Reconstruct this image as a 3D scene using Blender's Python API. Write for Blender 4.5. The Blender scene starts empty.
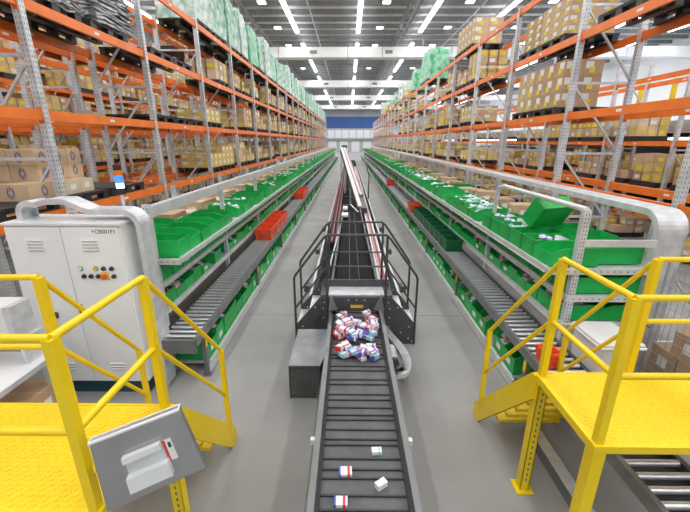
import bpy, math, random
from mathutils import Matrix, Vector
rng = random.Random(7)
scene = bpy.context.scene
col = scene.collection

# ------------------------------------------------------------------ camera
cam_d = bpy.data.cameras.new('camera'); cam = bpy.data.objects.new('camera', cam_d); col.objects.link(cam)
cam_d.sensor_width = 36.0; cam_d.lens = 364.0 / 690.0 * 36.0; cam_d.clip_end = 300
PITCH = math.radians(17.5); YAW = math.atan(4 / 364 * math.cos(PITCH))
cam.location = (0, 0, 3.0); cam.rotation_euler = (math.pi / 2 - PITCH, 0, YAW)
scene.camera = cam
# ------------------------------------------------------------------ world, exposure, lamps
w = bpy.data.worlds.new('world'); scene.world = w; w.use_nodes = True
w.node_tree.nodes['Background'].inputs[0].default_value = (0.8, 0.86, 0.92, 1)
w.node_tree.nodes['Background'].inputs[1].default_value = 0.3
vs = scene.view_settings
vs.view_transform = 'Standard'; vs.look = 'None'; vs.gamma = 1.0; vs.use_curve_mapping = False; vs.exposure = 0.0
STRIP_X = (-13.8, -9.0, -4.1, 0.7, 5.55, 10.3, 15.2, 20.0, 24.9)
LAMP_W = 286.0
for sx in STRIP_X:                       # the light of the strip-light rows under the roof
    for k in range(9):
        y0 = -12 + k * 13.5
        ld = bpy.data.lights.new('strip_lamp', 'AREA'); ld.shape = 'RECTANGLE'; ld.size = 0.3; ld.size_y = 13.3
        ld.energy = LAMP_W; ld.color = (1.0, 0.995, 0.985)
        lo = bpy.data.objects.new('strip_lamp', ld); col.objects.link(lo); lo.location = (sx, y0 + 6.75, 11.08)
    for k in range(4):                   # added upward fill lights above each row, to brighten the roof
        ld = bpy.data.lights.new('roof_fill_light', 'AREA'); ld.shape = 'RECTANGLE'; ld.size = 0.3; ld.size_y = 29.0
        ld.energy = LAMP_W * .42; ld.color = (1.0, 0.995, 0.985)
        lo = bpy.data.objects.new('roof_fill_light', ld); col.objects.link(lo); lo.location = (sx, 2.5 + 30 * k, 11.36); lo.rotation_euler = (math.pi, 0, 0)

# ------------------------------------------------------------------ helpers
WM = {}
class MB:
    def __init__(s): s.v = []; s.f = []; s.m = []; s.sm = []
    def add(s, vs, fs, mat=0, smooth=False):
        b = len(s.v); s.v += [tuple(p) for p in vs]
        for f in fs: s.f.append([i + b for i in f]); s.m.append(mat); s.sm.append(smooth)
        return s
    def box(s, c, d, mat=0, rot=None):
        x, y, z = d[0] / 2, d[1] / 2, d[2] / 2
        vs = [Vector((a * x, b * y, e * z)) for a in (-1, 1) for b in (-1, 1) for e in (-1, 1)]
        if rot is not None: vs = [rot @ p for p in vs]
        c = Vector(c)
        return s.add([p + c for p in vs], [(0, 1, 3, 2), (4, 6, 7, 5), (0, 4, 5, 1), (2, 3, 7, 6), (0, 2, 6, 4), (1, 5, 7, 3)], mat)
    def b2(s, x0, x1, y0, y1, z0, z1, mat=0):
        return s.box(((x0 + x1) / 2, (y0 + y1) / 2, (z0 + z1) / 2), (abs(x1 - x0), abs(y1 - y0), abs(z1 - z0)), mat)
    def bar(s, p, q, w_, h_, mat=0, up=(0, 0, 1)):
        p, q = Vector(p), Vector(q); d = q - p; L = d.length; d.normalize()
        u = Vector(up)
        if abs(d.dot(u)) > .99: u = Vector((0, 1, 0))
        a = d.cross(u).normalized(); b = a.cross(d).normalized()
        R = Matrix((a, d, b)).transposed()
        return s.box((p + q) / 2, (w_, L, h_), mat, R)
    def cyl(s, p, q, r, n=8, mat=0, caps=True):
        p, q = Vector(p), Vector(q); d = (q - p).normalized()
        u = Vector((0, 0, 1)) if abs(d.z) < .9 else Vector((0, 1, 0))
        a = d.cross(u).normalized(); b = a.cross(d)
        vs = []
        for e in (p, q):
            for i in range(n):
                t = 2 * math.pi * i / n; vs.append(e + a * (r * math.cos(t)) + b * (r * math.sin(t)))
        s.add(vs, [(i, (i + 1) % n, n + (i + 1) % n, n + i) for i in range(n)], mat, True)
        if caps: s.add(vs, [tuple(range(n))[::-1], tuple(range(n, 2 * n))], mat)
        return s
    def tube(s, pts, r, n=8, mat=0):
        pts = [Vector(p) for p in pts]; rings = []
        prev = None
        for i, p in enumerate(pts):
            d = ((pts[i] - pts[i - 1]).normalized() if i else Vector()) + ((pts[i + 1] - pts[i]).normalized() if i < len(pts) - 1 else Vector())
            d.normalize()
            if prev is None:
                u = Vector((0, 0, 1)) if abs(d.z) < .9 else Vector((0, 1, 0)); a = d.cross(u).normalized()
            else: a = (prev - d * prev.dot(d)).normalized()
            prev = a; b = a.cross(d)
            rings.append([p + a * (r * math.cos(2 * math.pi * k / n)) + b * (r * math.sin(2 * math.pi * k / n)) for k in range(n)])
        vs = [q for g in rings for q in g]; fs = []
        for i in range(len(pts) - 1):
            for k in range(n): fs.append((i * n + k, i * n + (k + 1) % n, (i + 1) * n + (k + 1) % n, (i + 1) * n + k))
        s.add(vs, fs, mat, True)
        s.add(rings[0], [tuple(range(n))[::-1]], mat); s.add(rings[-1], [tuple(range(n))], mat)
        return s
    def prism(s, poly, axis, a, b, mat=0):
        """poly: 2D points in the plane across `axis`; a..b along it"""
        def pt(p, t):
            if axis == 'y': return (p[0], t, p[1])
            if axis == 'x': return (t, p[0], p[1])
            return (p[0], p[1], t)
        n = len(poly)
        vs = [pt(p, a) for p in poly] + [pt(p, b) for p in poly]
        fs = [(i, (i + 1) % n, n + (i + 1) % n, n + i) for i in range(n)] + [tuple(range(n))[::-1], tuple(range(n, 2 * n))]
        return s.add(vs, fs, mat)
    def mesh(s, name, mats):
        me = bpy.data.meshes.new(name); me.from_pydata(s.v, [], s.f)
        for m in (mats if isinstance(mats, (list, tuple)) else [mats]): me.materials.append(m)
        me.polygons.foreach_set('material_index', s.m); me.polygons.foreach_set('use_smooth', s.sm)
        import bmesh
        bm = bmesh.new(); bm.from_mesh(me); bmesh.ops.recalc_face_normals(bm, faces=bm.faces); bm.to_mesh(me); bm.free()
        me.update(); return me
def attach(o, parent):
    if parent is not None:
        o.parent = parent; o.matrix_parent_inverse = WM[parent.name].inverted()
def tag(o, label=None, cat=None, group=None, kind=None):
    if label: o['label'] = label
    if cat: o['category'] = cat
    if group: o['group'] = group
    if kind: o['kind'] = kind
    return o
def inst(name, me, parent=None, loc=(0, 0, 0), rot=(0, 0, 0), scale=(1, 1, 1), bevel=0):
    """one object at a WORLD place, optionally a child of `parent`"""
    o = bpy.data.objects.new(name, me); col.objects.link(o)
    o.location = loc; o.rotation_euler = rot; o.scale = scale
    M = Matrix.LocRotScale(Vector(loc), o.rotation_euler, Vector(scale)); WM[o.name] = M
    attach(o, parent)
    if bevel:
        b = o.modifiers.new('bevel', 'BEVEL'); b.width = bevel; b.segments = 2; b.limit_method = 'ANGLE'
    return o
def part(name, mb, mats, parent=None, bevel=0): return inst(name, mb.mesh(name, mats), parent, bevel=bevel)
def thing(name, label, cat, loc=(0, 0, 0), group=None):
    o = bpy.data.objects.new(name, None); col.objects.link(o); o.location = loc; o.empty_display_size = .2
    WM[o.name] = Matrix.Translation(Vector(loc)); return tag(o, label, cat, group)
def solo(name, mb, mats, label, cat, group=None, kind=None, bevel=0):
    return tag(part(name, mb, mats, None, bevel), label, cat, group, kind)
def struct(name, mb, mats): return tag(part(name, mb, mats), kind='structure')
ONES = ['zeroth', 'first', 'second', 'third', 'fourth', 'fifth', 'sixth', 'seventh', 'eighth', 'ninth', 'tenth', 'eleventh', 'twelfth',
        'thirteenth', 'fourteenth', 'fifteenth', 'sixteenth', 'seventeenth', 'eighteenth', 'nineteenth']
TENS = {2: 'twent', 3: 'thirt', 4: 'fort', 5: 'fift', 6: 'sixt', 7: 'sevent', 8: 'eight', 9: 'ninet'}
def nth(n):
    if n < 20: return ONES[n]
    t, u = divmod(n, 10)
    return TENS[t] + 'ieth' if u == 0 else TENS[t] + 'y-' + ONES[u]

# ------------------------------------------------------------------ materials
def mat(name, c, rough=.5, metal=0, var=.12, scale=6, bump=0, bscale=60, emit=0, alpha=1, c2=None, spec=None):
    m = bpy.data.materials.new(name); m.use_nodes = True; nt = m.node_tree; b = nt.nodes['Principled BSDF']
    b.inputs['Roughness'].default_value = rough; b.inputs['Metallic'].default_value = metal
    if spec is not None: b.inputs['Specular IOR Level'].default_value = spec
    tc = nt.nodes.new('ShaderNodeTexCoord')
    nz = nt.nodes.new('ShaderNodeTexNoise'); nz.inputs['Scale'].default_value = scale; nz.inputs['Detail'].default_value = 4
    nt.links.new(tc.outputs['Object'], nz.inputs['Vector'])
    rp = nt.nodes.new('ShaderNodeValToRGB')
    lo = c2 if c2 else tuple(x * (1 - var) for x in c); hi = c if c2 else tuple(min(1, x * (1 + var)) for x in c)
    rp.color_ramp.elements[0].position = .35; rp.color_ramp.elements[1].position = .65
    rp.color_ramp.elements[0].color = (*lo, 1); rp.color_ramp.elements[1].color = (*hi, 1)
    nt.links.new(nz.outputs['Fac'], rp.inputs['Fac']); nt.links.new(rp.outputs['Color'], b.inputs['Base Color'])
    if bump:
        n2 = nt.nodes.new('ShaderNodeTexNoise'); n2.inputs['Scale'].default_value = bscale
        nt.links.new(tc.outputs['Object'], n2.inputs['Vector'])
        bp = nt.nodes.new('ShaderNodeBump'); bp.inputs['Strength'].default_value = bump; bp.inputs['Distance'].default_value = .02
        nt.links.new(n2.outputs['Fac'], bp.inputs['Height']); nt.links.new(bp.outputs['Normal'], b.inputs['Normal'])
    if emit:
        b.inputs['Emission Color'].default_value = (*c, 1); b.inputs['Emission Strength'].default_value = emit
    if alpha < 1: b.inputs['Alpha'].default_value = alpha
    return m
M = {}
M['orange'] = mat('rack_orange', (.90, .20, .022), .45, var=.1, scale=2)
M['galv'] = mat('galvanised_steel', (.63, .655, .69), .42, .3, .12, 8)
M['galv_light'] = mat('light_steel', (.66, .68, .69), .4, .25, .08, 5)
M['slot'] = mat('slot_dark', (.15, .15, .16), .8)
M['dull'] = mat('dull_steel', (.24, .25, .255), .38, .45, .15, 6)
M['yellow'] = mat('safety_yellow', (.84, .60, .004), .42, var=.05, scale=3)
M['yellow_tread'] = mat('yellow_tread', (.84, .60, .004), .5, var=.06, scale=30, bump=.15, bscale=90)
M['green'] = mat('bin_green', (.007, .37, .065), .42, var=.12, scale=5)
M['green_dark'] = mat('bin_green_dark', (.004, .13, .045), .45, var=.15, scale=5)
M['green_mid'] = mat('bin_green_mid', (.010, .44, .09), .42, var=.12, scale=5)
M['red'] = mat('tote_red', (.85, .10, .03), .4, var=.1)
M['carton'] = mat('carton_brown', (.50, .33, .20), .8, var=.1, scale=4)
M['carton2'] = mat('carton_tan', (.60, .43, .28), .8, var=.1, scale=4)
M['carton3'] = mat('carton_pale', (.66, .53, .38), .8, var=.08, scale=4)
M['carton_y'] = mat('carton_yellowish', (.66, .50, .19), .75, var=.12, scale=4)
M['lab_y'] = mat('label_yellow', (.82, .66, .03), .6, var=.05)
M['lab_w'] = mat('label_white', (.80, .80, .78), .6, var=.04)
M['print_blue'] = mat('print_blue', (.10, .12, .33), .7)
M['black'] = mat('black_plastic', (.022, .022, .025), .45, var=.3)
M['charcoal'] = mat('charcoal_steel', (.075, .08, .082), .5, .1, .12, 10)
M['charcoal_rail'] = mat('charcoal_tube', (.07, .072, .075), .4, .2)
M['belt'] = mat('belt_black', (.095, .097, .10), .55, var=.18, scale=7)
M['belt_edge'] = mat('belt_cleat', (.035, .035, .037), .5)
M['side_grey'] = mat('conveyor_side_grey', (.19, .195, .20), .4, .35, .1)
M['roller'] = mat('roller_steel', (.74, .75, .77), .28, .7, .06)
M['roller_bed'] = mat('conveyor_bed', (.06, .062, .065), .5, .3)
M['white'] = mat('white_paint', (.74, .75, .76), .4, var=.03, scale=2)
M['cab'] = mat('cabinet_grey', (.84, .86, .88), .42, var=.025, scale=1.5)
M['seam'] = mat('seam_grey', (.22, .23, .24), .6)
M['teal'] = mat('plinth_teal', (.012, .06, .085), .5)
M['steel'] = mat('brushed_steel', (.42, .43, .445), .36, .8, .06, 3)
M['floor'] = mat('concrete', (.30, .298, .288), .62, var=.10, scale=.9, bump=.03, bscale=8, spec=.12)
M['joint'] = mat('floor_joint', (.20, .20, .195), .8)
M['roof'] = mat('roof_sheet', (.74, .75, .77), .6, var=.1, scale=.5)
M['purlin'] = mat('purlin_steel', (.30, .31, .32), .6, .2)
M['duct'] = mat('duct_white', (.80, .81, .83), .5, var=.03)
M['wall'] = mat('wall_white', (.76, .78, .80), .6, var=.03, scale=.3)
M['wall_grey'] = mat('wall_grey', (.42, .44, .47), .6, var=.05, scale=.3)
M['blue'] = mat('far_blue', (.035, .11, .36), .5, var=.2)
M['blue2'] = mat('far_blue_dark', (.02, .06, .22), .5)
M['lamp'] = mat('lamp_white', (1, 1, 1), .5, emit=6, var=0)
M['lamp_warm'] = mat('lamp_warm', (1, .97, .9), .5, emit=5, var=0)
M['film'] = mat('wrap_green', (.62, .74, .69), .3, c2=(.03, .30, .14), scale=4, bump=1, bscale=9)
M['film_clear'] = mat('wrap_clear', (.80, .86, .85), .3, c2=(.22, .42, .33), scale=4, bump=1, bscale=9)
M['film_strong'] = mat('wrap_strong_green', (.03, .40, .16), .35, c2=(.35, .68, .5), scale=4, bump=1, bscale=9)
M['film_grey'] = mat('wrap_grey', (.62, .63, .65), .25, c2=(.28, .29, .31), scale=6, bump=.5, bscale=12)
for k_ in ('film', 'film_clear', 'film_strong', 'film_grey'):
    for n_ in M[k_].node_tree.nodes:
        if n_.type == 'VALTORGB': n_.color_ramp.elements[0].position = .38; n_.color_ramp.elements[1].position = .66
M['pink'] = mat('belt_pink', (.62, .30, .33), .5)
M['dred'] = mat('belt_dark_red', (.33, .045, .07), .5)
M['p_white'] = mat('pack_white', (.80, .82, .86), .45)
M['p_blue'] = mat('pack_blue', (.07, .11, .45), .45)
M['p_purple'] = mat('pack_purple', (.32, .12, .48), .45)
M['p_pink'] = mat('pack_pink', (.72, .30, .42), .45)
M['p_red'] = mat('pack_red', (.72, .05, .05), .45)
M['p_cyan'] = mat('pack_cyan', (.35, .62, .68), .45)
M['beacon_blue'] = mat('beacon_blue', (.05, .2, 1), .3, emit=1.2, var=0)
M['beacon_white'] = mat('beacon_white', (.55, .75, 1), .3, emit=1.6, var=0)
M['btn_y'] = mat('button_yellow', (.8, .55, .05), .4); M['btn_k'] = mat('button_black', (.03, .03, .03), .4)
M['wire'] = mat('wire_steel', (.42, .43, .44), .4, .5)
M['mezz'] = mat('mezzanine_grey', (.40, .42, .44), .6)
M['rubber'] = mat('matte_rubber', (.022, .022, .023), .95, spec=.1)
M['dark'] = mat('dark_void', (.05, .05, .05), .8)

# ------------------------------------------------------------------ the hall
Y0, Y1, XL, XR, ZC = -14.0, 112.0, -17.0, 30.0, 12.0
fl = struct('floor', MB().b2(XL, XR, Y0, Y1, -.2, 0), M['floor'])
jx = MB().b2(-1.82, 2.05, 0, .012, 0, .0015).mesh('joint', M['joint'])
for yy in (5.95, 12.0, 18.0, 24.0, 30.0): inst('joint', jx, fl, (0, yy, 0))

ce = struct('ceiling', MB().b2(XL, XR, Y0, Y1, ZC, ZC + .15), M['roof'])
pm = MB().b2(XL + .01, XR - .01, -.06, .06, -.30, 0).b2(XL + .01, XR - .01, -.12, .12, -.32, -.29).mesh('purlin', M['purlin'])
yy = 8.0
while yy < Y1 - 1: inst('purlin', pm, ce, (0, yy, ZC)); yy += 1.7
sheet = MB().b2(XL + .02, XR - .02, -.28, .28, -.015, -.005).mesh('translucent_sheet', M['duct'])
struct('wall_left', MB().b2(XL - .2, XL, Y0, Y1, 0, ZC), M['wall_grey'])
struct('wall_right', MB().b2(XR, XR + .2, Y0, Y1, 0, ZC), M['wall'])
struct('wall_behind', MB().b2(XL, XR, Y0 - .2, Y0, 0, ZC), M['wall'])
wf = struct('wall_far', MB().b2(XL, XR, Y1, Y1 + .2, 0, ZC), M['wall_grey'])
bpan = MB().b2(0, .62, -.12, 0, 6.6, 9.7, 0).b2(.62, .76, -.10, 0, 6.6, 9.7, 1).mesh('blue_panel', [M['blue'], M['blue2']])
for i in range(28): inst('blue_panel', bpan, wf, (-10.4 + i * .78, Y1, 0))
wp = MB().b2(0, 1.9, -.1, 0, 0, 2.2).mesh('light_panel', M['wall'])
for i in range(12): inst('light_panel', wp, wf, (-10.4 + i * 2.1, Y1, 3.9), scale=(1, 1, 1))
for i in range(6): inst('dock_door', MB().b2(0, 2.4, -.1, 0, 0, 3.0).mesh('dock_door', M['white']), wf, (-9.5 + i * 3.4, Y1, 0))
struct('trim_1', MB().b2(XL, XR, Y1 - .5, Y1 - .1, 3.2, 3.7), M['purlin'])
# roof trusses
web = MB().bar((0, 0, -1.0), (0, 1.1, 0), .06, .06).mesh('truss_web', M['purlin'])
web2 = MB().bar((0, 1.1, 0), (0, 2.2, -1.0), .06, .06).mesh('truss_web', M['purlin'])
for i, tx in enumerate((-7.2, 4.0, 14.5)):
    t = thing('roof_truss', ['grey steel lattice roof truss running above the left rack', 'grey steel lattice roof truss running above the right rack',
              'grey steel lattice roof truss over the mezzanine'][i], 'truss', (tx, 12, 10.6), 'roof trusses')
    part('chord', MB().b2(tx - .09, tx + .09, 12, Y1 - .3, 11.46, 11.66), M['purlin'], t)
    part('chord', MB().b2(tx - .09, tx + .09, 12, Y1 - .3, 10.42, 10.58), M['purlin'], t)
    yy = 12.2
    while yy < 75: inst('web', web, t, (tx, yy, 11.5)); inst('web', web2, t, (tx, yy, 11.5)); yy += 2.2
# white cross ducts
for i, dy in enumerate((33.5, 50.5, 65.8, 82.8)):
    t = thing('air_duct', 'long white rectangular duct spanning the hall, %s from the front' % nth(i + 1), 'duct', (0, dy, 9.5), 'white cross ducts')
    k = 0; x = XL + .1
    while x < XR - .5:
        part('duct_section', MB().b2(x, min(x + 2.75, XR - .1), dy - .5, dy + .5, 9.5, 10.25), M['duct'], t); x += 2.8
    for gx in (-3.2, 2.9): part('duct_grille', MB().b2(gx, gx + .6, dy - .53, dy - .5, 9.75, 10.0), M['seam'], t)
    for hx in (-12, -6, 0, 6, 12, 18, 24): part('hanger', MB().b2(hx - .03, hx + .03, dy - .03, dy + .03, 10.25, 11.68), M['purlin'], t)
# strip lights
bat = MB().b2(-.15, .15, -1.66, 1.66, 0, .07).mesh('diffuser', M['lamp']); hou = MB().b2(-.16, .16, -1.67, 1.67, .07, .2).b2(-.01, .01, -.86, -.84, .2, .549).b2(-.01, .01, .84, .86, .2, .549).mesh('housing', M['duct'])
ROWN = ['far left', 'outer left', 'inner left', 'middle', 'inner right', 'outer right', 'third right', 'fourth right', 'farthest right']
for r, sx in enumerate(STRIP_X):
    n = 0; yy = 8 + 1.7 * 7 + .85
    while yy < 104:
        if all(abs(yy - d) > 1.2 for d in (33.5, 50.5, 65.8, 82.8)):
            n += 1
            t = thing('strip_light', 'white strip light in the %s roof row, %s from the front' % (ROWN[r], nth(n)), 'light', (sx, yy, 11.13), 'ceiling strip lights')
            inst('diffuser', bat, t, (sx, yy, 11.13)); inst('housing', hou, t, (sx, yy, 11.13))
        yy += 3.4
# high-bay lamps
hb = MB().b2(-.22, .22, -.22, .22, 0, .05).mesh('diffuser', M['lamp'])
hb2 = MB().b2(-.23, .23, -.23, .23, .05, .1).cyl((0, 0, .1), (0, 0, .22), .1, 8).b2(-.01, .01, -.01, .01, .22, .879).mesh('housing', M['purlin'])
for r, sx in enumerate((-5.2, 2.2, 7.1, 12.0)):
    yy = 14.8; n = 0
    while yy < 75:
        if min(abs(yy - q) for q in (33.5, 50.5, 65.8)) < .85: yy += 5.1; continue
        n += 1
        t = thing('high_bay_lamp', 'square bright high bay lamp hanging over %s, %s from the front' % (('the left rack', 'the aisle', 'the right rack', 'the mezzanine')[r], nth(n)), 'light', (sx, yy, 10.8), 'hanging high bay lamps')
        inst('diffuser', hb, t, (sx, yy, 10.8)); inst('housing', hb2, t, (sx, yy, 10.8)); yy += 5.1
# long pipes below the roof
for i, px in enumerate((-2.6, 8.4)):
    solo('sprinkler_pipe', MB().cyl((px, 10, 11.2), (px, 100, 11.2), .05, 8), M['galv'], ['thin grey sprinkler pipe running along the roof left of centre', 'thin grey sprinkler pipe running along the roof over the right rack'][i], 'pipe', 'roof pipes')

# ------------------------------------------------------------------ pallet racks
POSTH = 6.1
def post_mesh(near, h):
    b = MB().b2(-.05, .05, -.035, -.03 + .0, 0, h).b2(-.05, -.045, -.035, .035, 0, h).b2(.045, .05, -.035, .035, 0, h).b2(-.08, .08, -.06, .06, 0, .01)
    b = MB().b2(-.05, .05, -.04, .04, 0, h).b2(-.08, .08, -.07, .07, 0, .012)
    if near:
        z = .05
        while z < h - .05:
            for sx in (-.024, .024):
                R = Matrix.Rotation(.35 if sx > 0 else -.35, 3, 'Y')
                b.box((sx, -.0402, z), (.009, .001, .026), 1, R)
                b.box((sx, .0402, z), (.009, .001, .026), 1, R)
            for sgn in (-1, 1):
                b.box((sgn * .0502, -.018, z), (.001, .009, .026), 1); b.box((sgn * .0502, .018, z), (.001, .009, .026), 1)
            z += .06
    return b.mesh('post', [M['galv'], M['slot']])
PN, PF = post_mesh(True, POSTH), post_mesh(False, POSTH)
def rack(label, xf, xb, ys, levels, top=POSTH, skip_low=0):
    """xf = x of the aisle face posts, xb = x of the rear posts; ys = frame positions; levels = tops of the beams"""
    d = xb - xf
    t = thing('pallet_rack', label, 'rack', ((xf + xb) / 2, ys[0], 0))
    hor = MB().b2(0, d, -.018, .018, -.02, .02).mesh('brace', M['galv'])
    dia = MB().bar((0, 0, 0), (d, 0, 1.22), .03, .035, up=(0, 1, 0)).mesh('brace', M['galv'])
    dia2 = MB().bar((d, 0, 0), (0, 0, 1.22), .03, .035, up=(0, 1, 0)).mesh('brace', M['galv'])
    for y in ys:
        for x in (xf, xb): inst('post', PN if (y < 14 and x == xf) or y < 8 else PF, t, (x, y, 0), scale=(1, 1, top / POSTH))
        z = .25; k = 0
        while z + 1.25 < top:
            inst('brace', hor, t, (xf, y, z)); inst('brace', dia2, t, (xf, y, z + .02)); z += 1.26; k += 1
        inst('brace', hor, t, (xf, y, z))
    for i in range(len(ys) - 1):
        L = ys[i + 1] - ys[i]
        bm_ = BEAMS.setdefault(round(L, 3), MB().b2(-.025, .025, .045, L - .045, -.13, 0).b2(-.032, .032, .041, .049, -.17, .03)
                               .b2(-.032, .032, L - .049, L - .041, -.17, .03).b2(-.027, .027, L * .5 - .06, L * .5 + .06, -.085, -.045, 1).mesh('beam', [M['orange'], M['lab_w']]))
        for z in levels:
            inst('beam', bm_, t, (xf, ys[i], z)); inst('beam', bm_, t, (xb, ys[i], z))
    return t
BEAMS = {}
LZ = [2.10, 3.39, 4.68, 5.95]
RZ = [2.22, 3.52, 4.86, 6.05]
LY = [2.20 + 2.85 * i for i in range(24)]
RY = [1.82 + 2.83 * i for i in range(24)]
rack('galvanised and orange pallet rack facing the aisle on the left', -4.0, -5.05, LY, LZ)
rack('galvanised and orange pallet rack facing the aisle on the right', 4.18, 5.25, RY, RZ)
rack('second orange pallet rack standing back to back behind the left rack', -5.45, -6.5, LY[:16], LZ)
rack('third orange pallet rack across the aisle behind the left racks', -9.6, -10.6, LY[:18], LZ)
R2Y = [1.9 + 2.75 * i for i in range(22)]
rack('fourth orange pallet rack standing by the left wall', -13.4, -14.4, LY[:14], LZ)
rack('orange pallet rack far behind the right rack beside the mezzanine', 8.6, 9.6, R2Y, [1.75, 3.0, 4.75], 5.3)

# pallets: one moulded black plastic shape
pb = MB()
for i in range(7): pb.b2(-.6, .6, -.5 + i * .1425, -.5 + i * .1425 + .12, .12, .145)
for x in (-.52, 0, .52):
    pb.b2(x - .07, x + .07, -.5, .5, .1, .12); pb.b2(x - .07, x + .07, -.5, .5, 0, .02)
    for y in (-.43, 0, .43): pb.b2(x - .06, x + .06, y - .07, y + .07, .02, .1)
PAL = pb.mesh('pallet', M['black'])
NP = [0]
PST = MB()
def pallet(x, y, z, where, rz=math.pi / 2 * 0):
    if where and NP[0] < 299:
        NP[0] += 1
        return tag(inst('pallet', PAL, None, (x, y, z), (0, 0, rz), (.9, 1.0, 1)), 'black plastic pallet %s' % where, 'pallet', 'pallets on the racks')
    PST.b2(x - .54, x + .54, y - .5, y + .5, z, z + .145)
# one carton and its stickers
def carton_meshes(dx, dy, dz, m, style):
    b = MB().b2(-dx / 2, dx / 2, -dy / 2, dy / 2, 0, dz)
    b.b2(-dx / 2 + .001, dx / 2 - .001, -.004, .004, dz, dz + .001, 1)
    body = b.mesh('carton', [m, M['carton3']])
    e = .0015; out = []
    for face in ('x-', 'x+', 'y-'):
        s = MB(); D, Wd = (dx, dy) if face[0] == 'x' else (dy, dx); sg = -1 if face[1] == '-' else 1
        def b(a0, a1, z0, z1, k, m):
            q = sg * D / 2
            if face[0] == 'x': s.b2(q - e * k, q + e * k, a0 * Wd, a1 * Wd, z0 * dz, z1 * dz, m)
            else: s.b2(a0 * Wd, a1 * Wd, q - e * k, q + e * k, z0 * dz, z1 * dz, m)
        if style == 'yellow':
            b(-.42, -.02, .44, .88, 1, 1); b(-.22, .08, .16, .52, 1.6, 0); mm = [M['lab_y'], M['lab_w']]
        elif style == 'print':
            for a_ in range(8):
                t0 = a_ * .785; r = .26
                b(-.08 + r * .75 * math.cos(t0) * dz / Wd - .04 * dz / .2 * .2 / Wd, -.08 + r * .75 * math.cos(t0) * dz / Wd + .04 * dz / .2 * .2 / Wd, .5 + r * math.sin(t0) - .12, .5 + r * math.sin(t0) + .12, 1 + .05 * a_, 0)
            mm = [M['print_blue']]
        else:
            b(-.2, .2, .3, .7, 1, 0); mm = [M['lab_w']]
        out.append((face, s.mesh('label', mm)))
    return body, out
def stickers(o, labs, side):
    for face, me in labs:
        if face[0] == 'x' and (face == 'x-') != (side > 0): continue
        inst('label', me, o, tuple(WM[o.name].to_translation()), tuple(o.rotation_euler))
NCART = [0]
LAYER = ['bottom', 'second', 'third', 'fourth', 'fifth', 'sixth']
def stack(x0, y0, z0, nx, ny, nz, d, m, style, where, side, drop=()):
    """individual cartons; x0 = aisle-side edge, side = +1 when the stack runs towards +x"""
    body, lab = carton_meshes(d[0] - .006, d[1] - .006, d[2] - .003, m, style)
    for k in range(nz):
        for j in range(ny):
            for i in range(nx):
                if (i, j, k) in drop: continue
                ln = 'top' if k == nz - 1 else LAYER[k]
                rn = ('aisle-side', 'second', 'third', 'rear')[i] if nx > 1 else 'only'
                o = tag(inst('carton', body, None, (x0 + side * (i + .5) * d[0], y0 + (j + .5) * d[1], z0 + k * d[2]), (0, 0, rng.uniform(-.015, .015))),
                        'carton %s, %s layer, %s row, %s back' % (where, ln, rn, nth(j + 1)), 'carton', 'cartons on the racks')
                stickers(o, lab, side); NCART[0] += 1
CST = MB()
CMATS = [M['carton'], M['carton2'], M['carton3'], M['lab_y'], M['lab_w'], M['carton_y']]
def far_load(cx, cy, z, wx, wy, h, yellow=.7):
    nz = max(1, round(h / .24)); nx = 3; ny = 3; yl = rng.random() < .6
    for k in range(nz):
        for j in range(ny):
            for i in range(nx):
                if 0 < i < nx - 1 and 0 < j < ny - 1: continue
                if k == nz - 1 and rng.random() < .25: continue
                x = cx - wx / 2 + (i + .5) * wx / nx; y = cy - wy / 2 + (j + .5) * wy / ny; zz = z + k * h / nz
                m = rng.choice((0, 1, 2, 5, 5)) if yl else rng.choice((0, 1, 1, 2)); e = .008 + rng.random() * .02
                CST.b2(x - wx / nx / 2 + e, x + wx / nx / 2 - e, y - wy / ny / 2 + e, y + wy / ny / 2 - e, zz, zz + h / nz - .006, m)
                if rng.random() < yellow:
                    sg = -1 if cx > 0 else 1
                    X = x + sg * (-(-1)) * 0
                    fx = x + (wx / nx / 2 - e) * (-1 if cx > 0 else 1)
                    lm = 3 if rng.random() < .65 else 4
                    CST.b2(fx - .003, fx + .003, y - .11, y + .07, zz + .05, zz + .16, lm)
                    fy = y - wy / ny / 2 + e
                    CST.b2(x - .11, x + .07, fy - .003, fy + .003, zz + .05, zz + .16, lm)
# --- near, hand-placed loads
LV = ['first', 'second', 'third', 'top']
def pal_at(side, y, lvl, what='', x=None):
    z = (LZ if side < 0 else RZ)[lvl]; xx = x if x is not None else (-4.55 if side < 0 else 4.72)
    key = ('left' if side < 0 else 'right', lvl); PCOUNT[key] = PCOUNT.get(key, 0) + 1
    return pallet(xx, y, z, 'on the %s level of the %s rack, %s from near end%s' % (LV[lvl], key[0], nth(PCOUNT[key]), what))
PCOUNT = {}
P = .145
# left first level: plain cartons with blue print on long dark pallets
for y in (4.55, 5.6, 6.7): pal_at(-1, y, 0)
stack(-4.16, 4.72, LZ[0] + P, 1, 1, 1, (.42, .62, .22), M['carton2'], 'print', 'with blue print in front of left stack', -1)
stack(-4.36, 5.18, LZ[0] + P, 2, 3, 3, (.40, .30, .215), M['carton2'], 'print', 'with blue print on left rack', -1)
stack(-4.15, 5.36, LZ[0] + P, 1, 2, 1, (.2, .3, .2), M['carton3'], 'plain', 'low beside blue-print stack on left rack', -1)
# left second level: empty black pallets
for y in (8.5, 9.45, 10.15): pal_at(-1, y, 1)
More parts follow.
